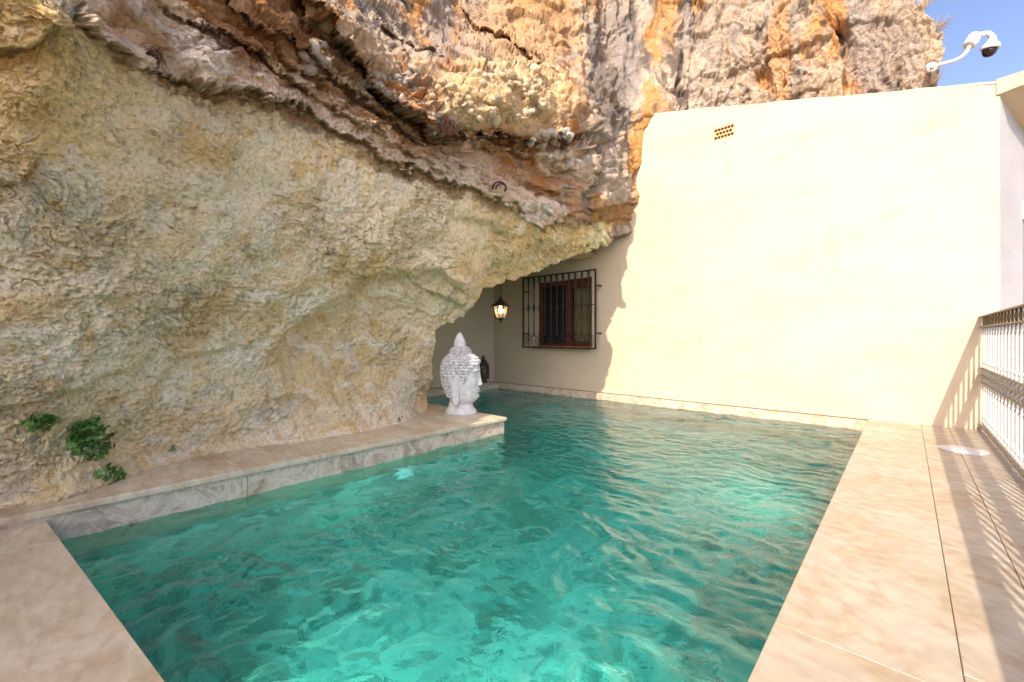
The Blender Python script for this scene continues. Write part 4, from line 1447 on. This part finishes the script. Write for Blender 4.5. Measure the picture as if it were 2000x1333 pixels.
# ------------------------------------------------------------------ hanging lantern
LD = 6.35
lp = at(978, 599, LD)
k_ = LD / F * .86
lan = thing('hanging_lantern', lp, 'lit black four sided lantern hanging from the rock overhang', 'lantern', R(20))
topz = 50 * LD / F
cm_ = MB()
nlk = 9
for i in range(nlk):
    z = 22 * k_ + (topz + .15 - 22 * k_) * (i + .5) / nlk
    ln = (topz + .15 - 22 * k_) / nlk
    pts = [(.008 * math.cos(t_) * (1 if i % 2 else 0), .008 * math.cos(t_) * (0 if i % 2 else 1), z + ln * .62 * math.sin(t_)) for t_ in np.linspace(0, 2 * math.pi, 13)]
    cm_.tube(pts, .0035, 5, False)
cm_.build('chain', M['iron'], lan, True)
w1, w0, hb_ = 13.5 * k_, 8.0 * k_, -27 * k_
cap = MB()
for (r0, z0, r1, z1) in ((18 * k_, 0, 11 * k_, 6 * k_), (11 * k_, 6 * k_, 5 * k_, 14 * k_), (5 * k_, 14 * k_, 1.2 * k_, 23 * k_)):
    cap.add([(s * r0, t_ * r0, z0) for s, t_ in ((-1, -1), (1, -1), (1, 1), (-1, 1))] + [(s * r1, t_ * r1, z1) for s, t_ in ((-1, -1), (1, -1), (1, 1), (-1, 1))],
            [(0, 1, 5, 4), (1, 2, 6, 5), (2, 3, 7, 6), (3, 0, 4, 7), (3, 2, 1, 0), (4, 5, 6, 7)])
cap.build('cap', M['iron'], lan)
frm = MB()
for s, t_ in ((-1, -1), (1, -1), (1, 1), (-1, 1)):
    frm.tube([(s * w1 * .95, t_ * w1 * .95, 0.001), (s * w0, t_ * w0, hb_)], .0075, 6)
frm.box((-w0 - .008, -w0 - .008, hb_ - .012), (w0 + .008, w0 + .008, hb_ + .004))
frm.build('frame', M['iron'], lan)
MB().lathe([(w0 * .8, hb_ - .012), (w0 * .5, hb_ - 4 * k_), (.010, hb_ - 6 * k_), (.014, hb_ - 8 * k_), (.002, hb_ - 11 * k_)][::-1], 12).build('finial', M['iron'], lan, True)
gl_, nt, b = new_mat('lantern_glass')
b.inputs['Base Color'].default_value = (0.95, 0.88, 0.72, 1)
b.inputs['Roughness'].default_value = 0.25
b.inputs['Transmission Weight'].default_value = 0.85
b.inputs['IOR'].default_value = 1.2
cs = [(-1, -1), (1, -1), (1, 1), (-1, 1)]
for i in range(4):
    a_, b_ = cs[i], cs[(i + 1) % 4]
    MB().add([(a_[0] * w0 * .97, a_[1] * w0 * .97, hb_ + .005), (b_[0] * w0 * .97, b_[1] * w0 * .97, hb_ + .005), (b_[0] * w1 * .92, b_[1] * w1 * .92, -.001), (a_[0] * w1 * .92, a_[1] * w1 * .92, -.001)], [(0, 1, 2, 3)]).build('glass_pane', gl_, lan)
M['bulb'] = emit('lantern_bulb', (1.0, 0.78, 0.45), 9.0)
MB().lathe([(.006, -16 * k_), (.022, -13 * k_), (.030, -9 * k_), (.020, -5 * k_), (.014, -2 * k_), (.014, 0)], 14).build('bulb', M['bulb'], lan, True)

# ------------------------------------------------------------------ dome camera on an arm fixed to the cliff
CD = 5.1
rp, rn, _, rd = rock_at(1816, 132)
org = at(1824, 131, CD)
cc = thing('surveillance_camera', org, 'white dome security camera on a bent arm against the sky', 'camera')


def cl(px, py, dd=0.0):
    return at(px, py, CD + dd) - org


u_ = CD / F
cc_plate = MB()
cc_plate.tube([cl(1816, 133, .12), cl(1821, 131, 0)], [9 * u_, 8 * u_], 12)
cc_plate.tube([rp - org, cl(1818, 132, .05)], [5 * u_, 5 * u_], 8)
cc_plate.build('mounting_plate', M['white_plastic'], cc)
arm = [cl(1818, 132), cl(1842, 125), cl(1864, 119), cl(1878, 112), cl(1888, 102), cl(1893, 92), cl(1896, 82)]
MB().tube(arm, 3.2 * u_, 12).build('arm', M['white_plastic'], cc, True)
MB().tube([cl(1892, 90), cl(1897, 84), cl(1904, 70)], [9 * u_, 11 * u_, 9.5 * u_], 14).build('junction_box', M['white_plastic'], cc)
pts = [cl(1902, 77), cl(1912, 70), cl(1922, 66.5), cl(1931, 66.5), cl(1936.5, 71), cl(1938, 80)]
MB().tube(pts, [4.6 * u_] * 6, 12).build('gooseneck', M['white_plastic'], cc, True)
hd = cl(1934, 95)
hood = MB().lathe([(13.6 * u_, -1.5 * u_), (14 * u_, 1.5 * u_), (12.5 * u_, 6 * u_), (8.5 * u_, 10.5 * u_), (5.5 * u_, 16 * u_), (5 * u_, 21 * u_)], 24).build('hood', M['white_plastic'], cc, True)
dome = MB().lathe([(1.5 * u_, -15.5 * u_), (6 * u_, -14.2 * u_), (9.2 * u_, -10.5 * u_), (10.8 * u_, -5.5 * u_), (11.2 * u_, -1.2 * u_)], 24).build('dome', M['black_glass'], cc, True)
for o in (hood, dome):
    o.location = hd
    o.rotation_euler = (R(6), R(10), 0)

# ------------------------------------------------------------------ plants on the rock
def leaf_mesh(seed, s):
    """lobed leaf with a folded midrib"""
    r_ = random.Random(seed)
    pts = []
    L_ = 13
    for i in range(L_):
        a_ = -2.5 + 5.0 * i / (L_ - 1)
        rad_ = s * (0.55 + .45 * abs(math.cos(a_ * 1.25))) * (1 if i % 2 else .8) * r_.uniform(.9, 1.1)
        pts.append((rad_ * math.cos(a_) + s * .35, rad_ * math.sin(a_) * .95, .18 * s * abs(math.sin(a_)) - .25 * s * (rad_ / s) ** 2 * .6))
    v = [(0, 0, 0), (s * .4, 0, .0)] + pts
    f = [(1, 2 + i, 3 + i) for i in range(L_ - 1)] + [(1, 2 + L_ - 1, 0), (1, 0, 2)]
    me_ = bpy.data.meshes.new('leaf')
    me_.from_pydata(v, [], f)
    me_.update()
    return me_


def plant(px, py, wpx, hpx, count, label, seed):
    r_ = random.Random(seed)
    p0, n0, _, d0 = rock_at(px, py)
    t = thing('rock_plant', p0, label, 'plant')
    k = d0 / F
    rightv, upv = cw(1, 0, 0), Vector((0, 0, 1))
    outv = -cw(0, 1, 0)
    lm = [leaf_mesh(seed * 10 + i, 1.0) for i in range(4)]
    st_ = MB()
    root = Vector((0, 0, 0)) - n0 * .02
    for i in range(count):
        a_ = r_.uniform(0, 2 * math.pi)
        q_ = math.sqrt(r_.random())
        off = rightv * (math.cos(a_) * q_ * wpx * .5 * k) + upv * (math.sin(a_) * q_ * hpx * .5 * k)
        rp_, rn_, _, _ = rock_at(px + math.cos(a_) * q_ * wpx * .5, py - math.sin(a_) * q_ * hpx * .5)
        tip = (rp_ - p0) + outv * r_.uniform(.015, .075) * (1.3 - q_ * .6)
        o = link('leaf', lm[i % 4], M['leaf'], t)
        s_ = r_.uniform(.018, .034) * min(1.25, wpx / 55 + .25)
        o.location = tip
        o.scale = (s_, s_, s_)
        dirn = (outv * r_.uniform(.3, 1.0) + upv * r_.uniform(.2, 1.0) + rightv * r_.uniform(-.9, .9)).normalized()
        o.rotation_euler = dirn.to_track_quat('Z', 'X').to_euler()
        mid = (tip + root) * .5 + outv * .02
        st_.tube([root, mid, tip], .0018, 4)
    st_.build('stems', M['stem'], t)
    return t


plant(93, 825, 58, 32, 32, 'flat green leafy plant growing highest on the rock face', 1)
plant(186, 860, 78, 80, 95, 'largest bushy green plant growing out of the rock face', 2)
plant(222, 928, 46, 44, 36, 'small green plant on the rock just above the ledge', 3)
plant(347, 876, 12, 10, 7, 'tiny green sprig at the foot of the rock by the ledge', 4)
plant(784, 818, 12, 12, 8, 'tiny green sprig by the ledge near the white statue', 5)


def tuft(px, py, length, count, mat, label, seed, spread=0.6, lean=(0, 0, 1), name='dry_grass_tuft', cat='grass tuft', rad_=.0022):
    r_ = random.Random(seed)
    p0, n0, _, d0 = rock_at(px, py)
    t = thing(name, p0, label, cat)
    m_ = MB()
    lv = Vector(lean).normalized()
    for i in range(count):
        base = Vector((r_.uniform(-.05, .05), r_.uniform(-.05, .05), r_.uniform(-.04, .02))) - n0 * .01
        dv = (lv + Vector((r_.gauss(0, spread), r_.gauss(0, spread), r_.gauss(0, spread * .6)))).normalized()
        L_ = length * r_.uniform(.5, 1.1)
        bend = Vector((r_.gauss(0, .25), r_.gauss(0, .25), -.25)) * L_
        m_.tube([base, base + dv * L_ * .5, base + dv * L_ + bend * .5], [rad_, rad_ * .8, rad_ * .3], 3, False)
    m_.build('blades', mat, t)
    return t


tuft(1800, 14, .28, 70, M['dry'], 'tall dry straw tuft at the cliff top against the sky', 11, lean=(.4, 0, 1))
tuft(1836, 52, .20, 60, M['dry'], 'short dry tuft sprouting from the cliff brow above the camera', 12, lean=(.8, 0, .6))
tuft(1826, 158, .18, 22, M['dry'], 'thin pale weed at the cliff foot behind the wall top', 13, .4, lean=(.7, -.2, .8))
tuft(872, 235, .17, 130, M['rust_root'], 'rust brown root clump hanging below the cobbled boulder', 14, .4, lean=(.25, .1, -1), name='root_clump', cat='roots', rad_=.003)
tuft(298, 100, .10, 90, M['rust_root'], 'dark brown root clump beside the large white rock patch', 15, .6, lean=(.2, -.2, -.8), name='root_clump', cat='roots')
tuft(592, 152, .09, 80, M['rust_root'], 'dark root clump in the brown strata above the pink band', 16, .6, lean=(.2, -.2, -.6), name='root_clump', cat='roots')

# ------------------------------------------------------------------ cobbles bedded in the cliff
def cobble_mesh(seed):
    bm_ = bmesh.new()
    bmesh.ops.create_icosphere(bm_, subdivisions=3, radius=1.0)
    co_ = np.array([v.co[:] for v in bm_.verts], np.float32)
    lv_, tl_, _e = cells(co_ + seed * 2.3, 1.1, seed)
    dd = 1 + .30 * fbm(co_ + seed * 3.1, .9, seed, 2) + .10 * fbm(co_ + seed, 3.0, seed + 3, 4, .6) + .16 * lv_
    for v, k in zip(bm_.verts, dd):
        v.co *= float(k)
    me_ = bpy.data.meshes.new('cobble')
    bm_.to_mesh(me_); bm_.free()
    me_.polygons.foreach_set('use_smooth', [True] * len(me_.polygons))
    return me_


def cobble_mat(name, c):
    m, nt, b = new_mat(name)
    oi = N(nt, 'ShaderNodeObjectInfo')
    tc = N(nt, 'ShaderNodeTexCoord')
    nz = N(nt, 'ShaderNodeTexNoise', Scale=2.2, Detail=7.0, Roughness=.65)
    nt.links.new(tc.outputs['Object'], nz.inputs['Vector'])
    ad = N(nt, 'ShaderNodeMath', operation='MULTIPLY_ADD')
    nt.links.new(oi.outputs['Random'], ad.inputs[0])
    ad.inputs[1].default_value = .5
    ad2 = N(nt, 'ShaderNodeMath', operation='MULTIPLY')
    nt.links.new(nz.outputs[0], ad2.inputs[0]); ad2.inputs[1].default_value = .6
    nt.links.new(ad2.outputs[0], ad.inputs[2])
    nt.links.new(ramp(nt, ad.outputs[0], [(.2, tuple(x * .62 for x in c)), (.5, c), (.8, tuple(min(.8, x * 1.25) for x in c))]), b.inputs['Base Color'])
    b.inputs['Roughness'].default_value = .95
    bump(nt, nz.outputs[0], b, .6, .15)
    return m


cob = [cobble_mesh(i + 1) for i in range(7)]
CM = {'tan': cobble_mat('tan_cobble', (.52, .42, .28)), 'brown': cobble_mat('brown_cobble', (.33, .21, .11)), 'white': cobble_mat('white_cobble', (.66, .61, .55)), 'grey': cobble_mat('grey_cobble', (.44, .39, .34))}
cob_v = {k: [m_.copy() for m_ in cob] for k in CM}
for k in CM:
    for m_ in cob_v[k]:
        m_.materials.append(CM[k])
# (centre, half spread, count, half size in px, kind)
r_ = random.Random(5)
for (hx, hy, sx_, sy_, cnt, s0, s1, kind) in ((628, 40, 34, 48, 20, 9, 19, 'brown'), (622, 112, 26, 36, 11, 7, 14, 'grey'), (960, 190, 120, 50, 70, 4, 12, 'tan'), (1010, 150, 70, 24, 14, 5, 13, 'tan'),
                                              (1075, 272, 55, 14, 30, 6, 12, 'grey'), (1110, 312, 40, 14, 10, 6, 11, 'white'), (1062, 415, 48, 20, 26, 5, 10, 'white'), (760, 160, 60, 40, 26, 5, 10, 'grey')):
    for i in range(cnt):
        a_ = r_.uniform(0, 2 * math.pi); q_ = math.sqrt(r_.random())
        rp_, rn_, _, d_ = rock_at(hx + math.cos(a_) * q_ * sx_, hy + math.sin(a_) * q_ * sy_)
        me_ = r_.choice(cob_v[kind])
        o = link('cobble', me_, None, cliff)
        s_ = r_.uniform(s0, s1) * d_ / F
        o.location = rp_ - rn_ * s_ * r_.uniform(.15, .6)
        o.scale = (s_ * r_.uniform(.9, 1.35), s_ * r_.uniform(.75, 1.0), s_ * r_.uniform(.55, .85))
        o.rotation_euler = (r_.uniform(-.6, .6), r_.uniform(-.6, .6), r_.uniform(0, 6.3))

# rusty iron loops set in the pale band
p0, n0, _, d0 = rock_at(976, 372)
lo_ = thing('iron_loop', p0, 'pair of rusty iron loops fixed in the pale rock band', 'iron loop')
for s, rr_ in ((0, 13), (1, 9)):
    k = d0 / F
    ctr = -cw(0, 1, 0) * .06
    pts = [ctr + cw(1, 0, 0) * (math.cos(t_) * rr_ * k - 0 + s * 3 * k) + Vector((0, 0, 1)) * (math.sin(t_) * rr_ * .9 * k) + cw(1, 0, 0) * 0 for t_ in np.linspace(-.2, math.pi * .95, 12)]
    pts = [-n0 * .03 + cw(1, 0, 0) * ((rr_ + s * 3) * k)] + pts + [-n0 * .03 - cw(1, 0, 0) * ((rr_ - s * 3) * k)]
    MB().tube(pts, .010, 6).build('loop', M['rust_root'], lo_, True)
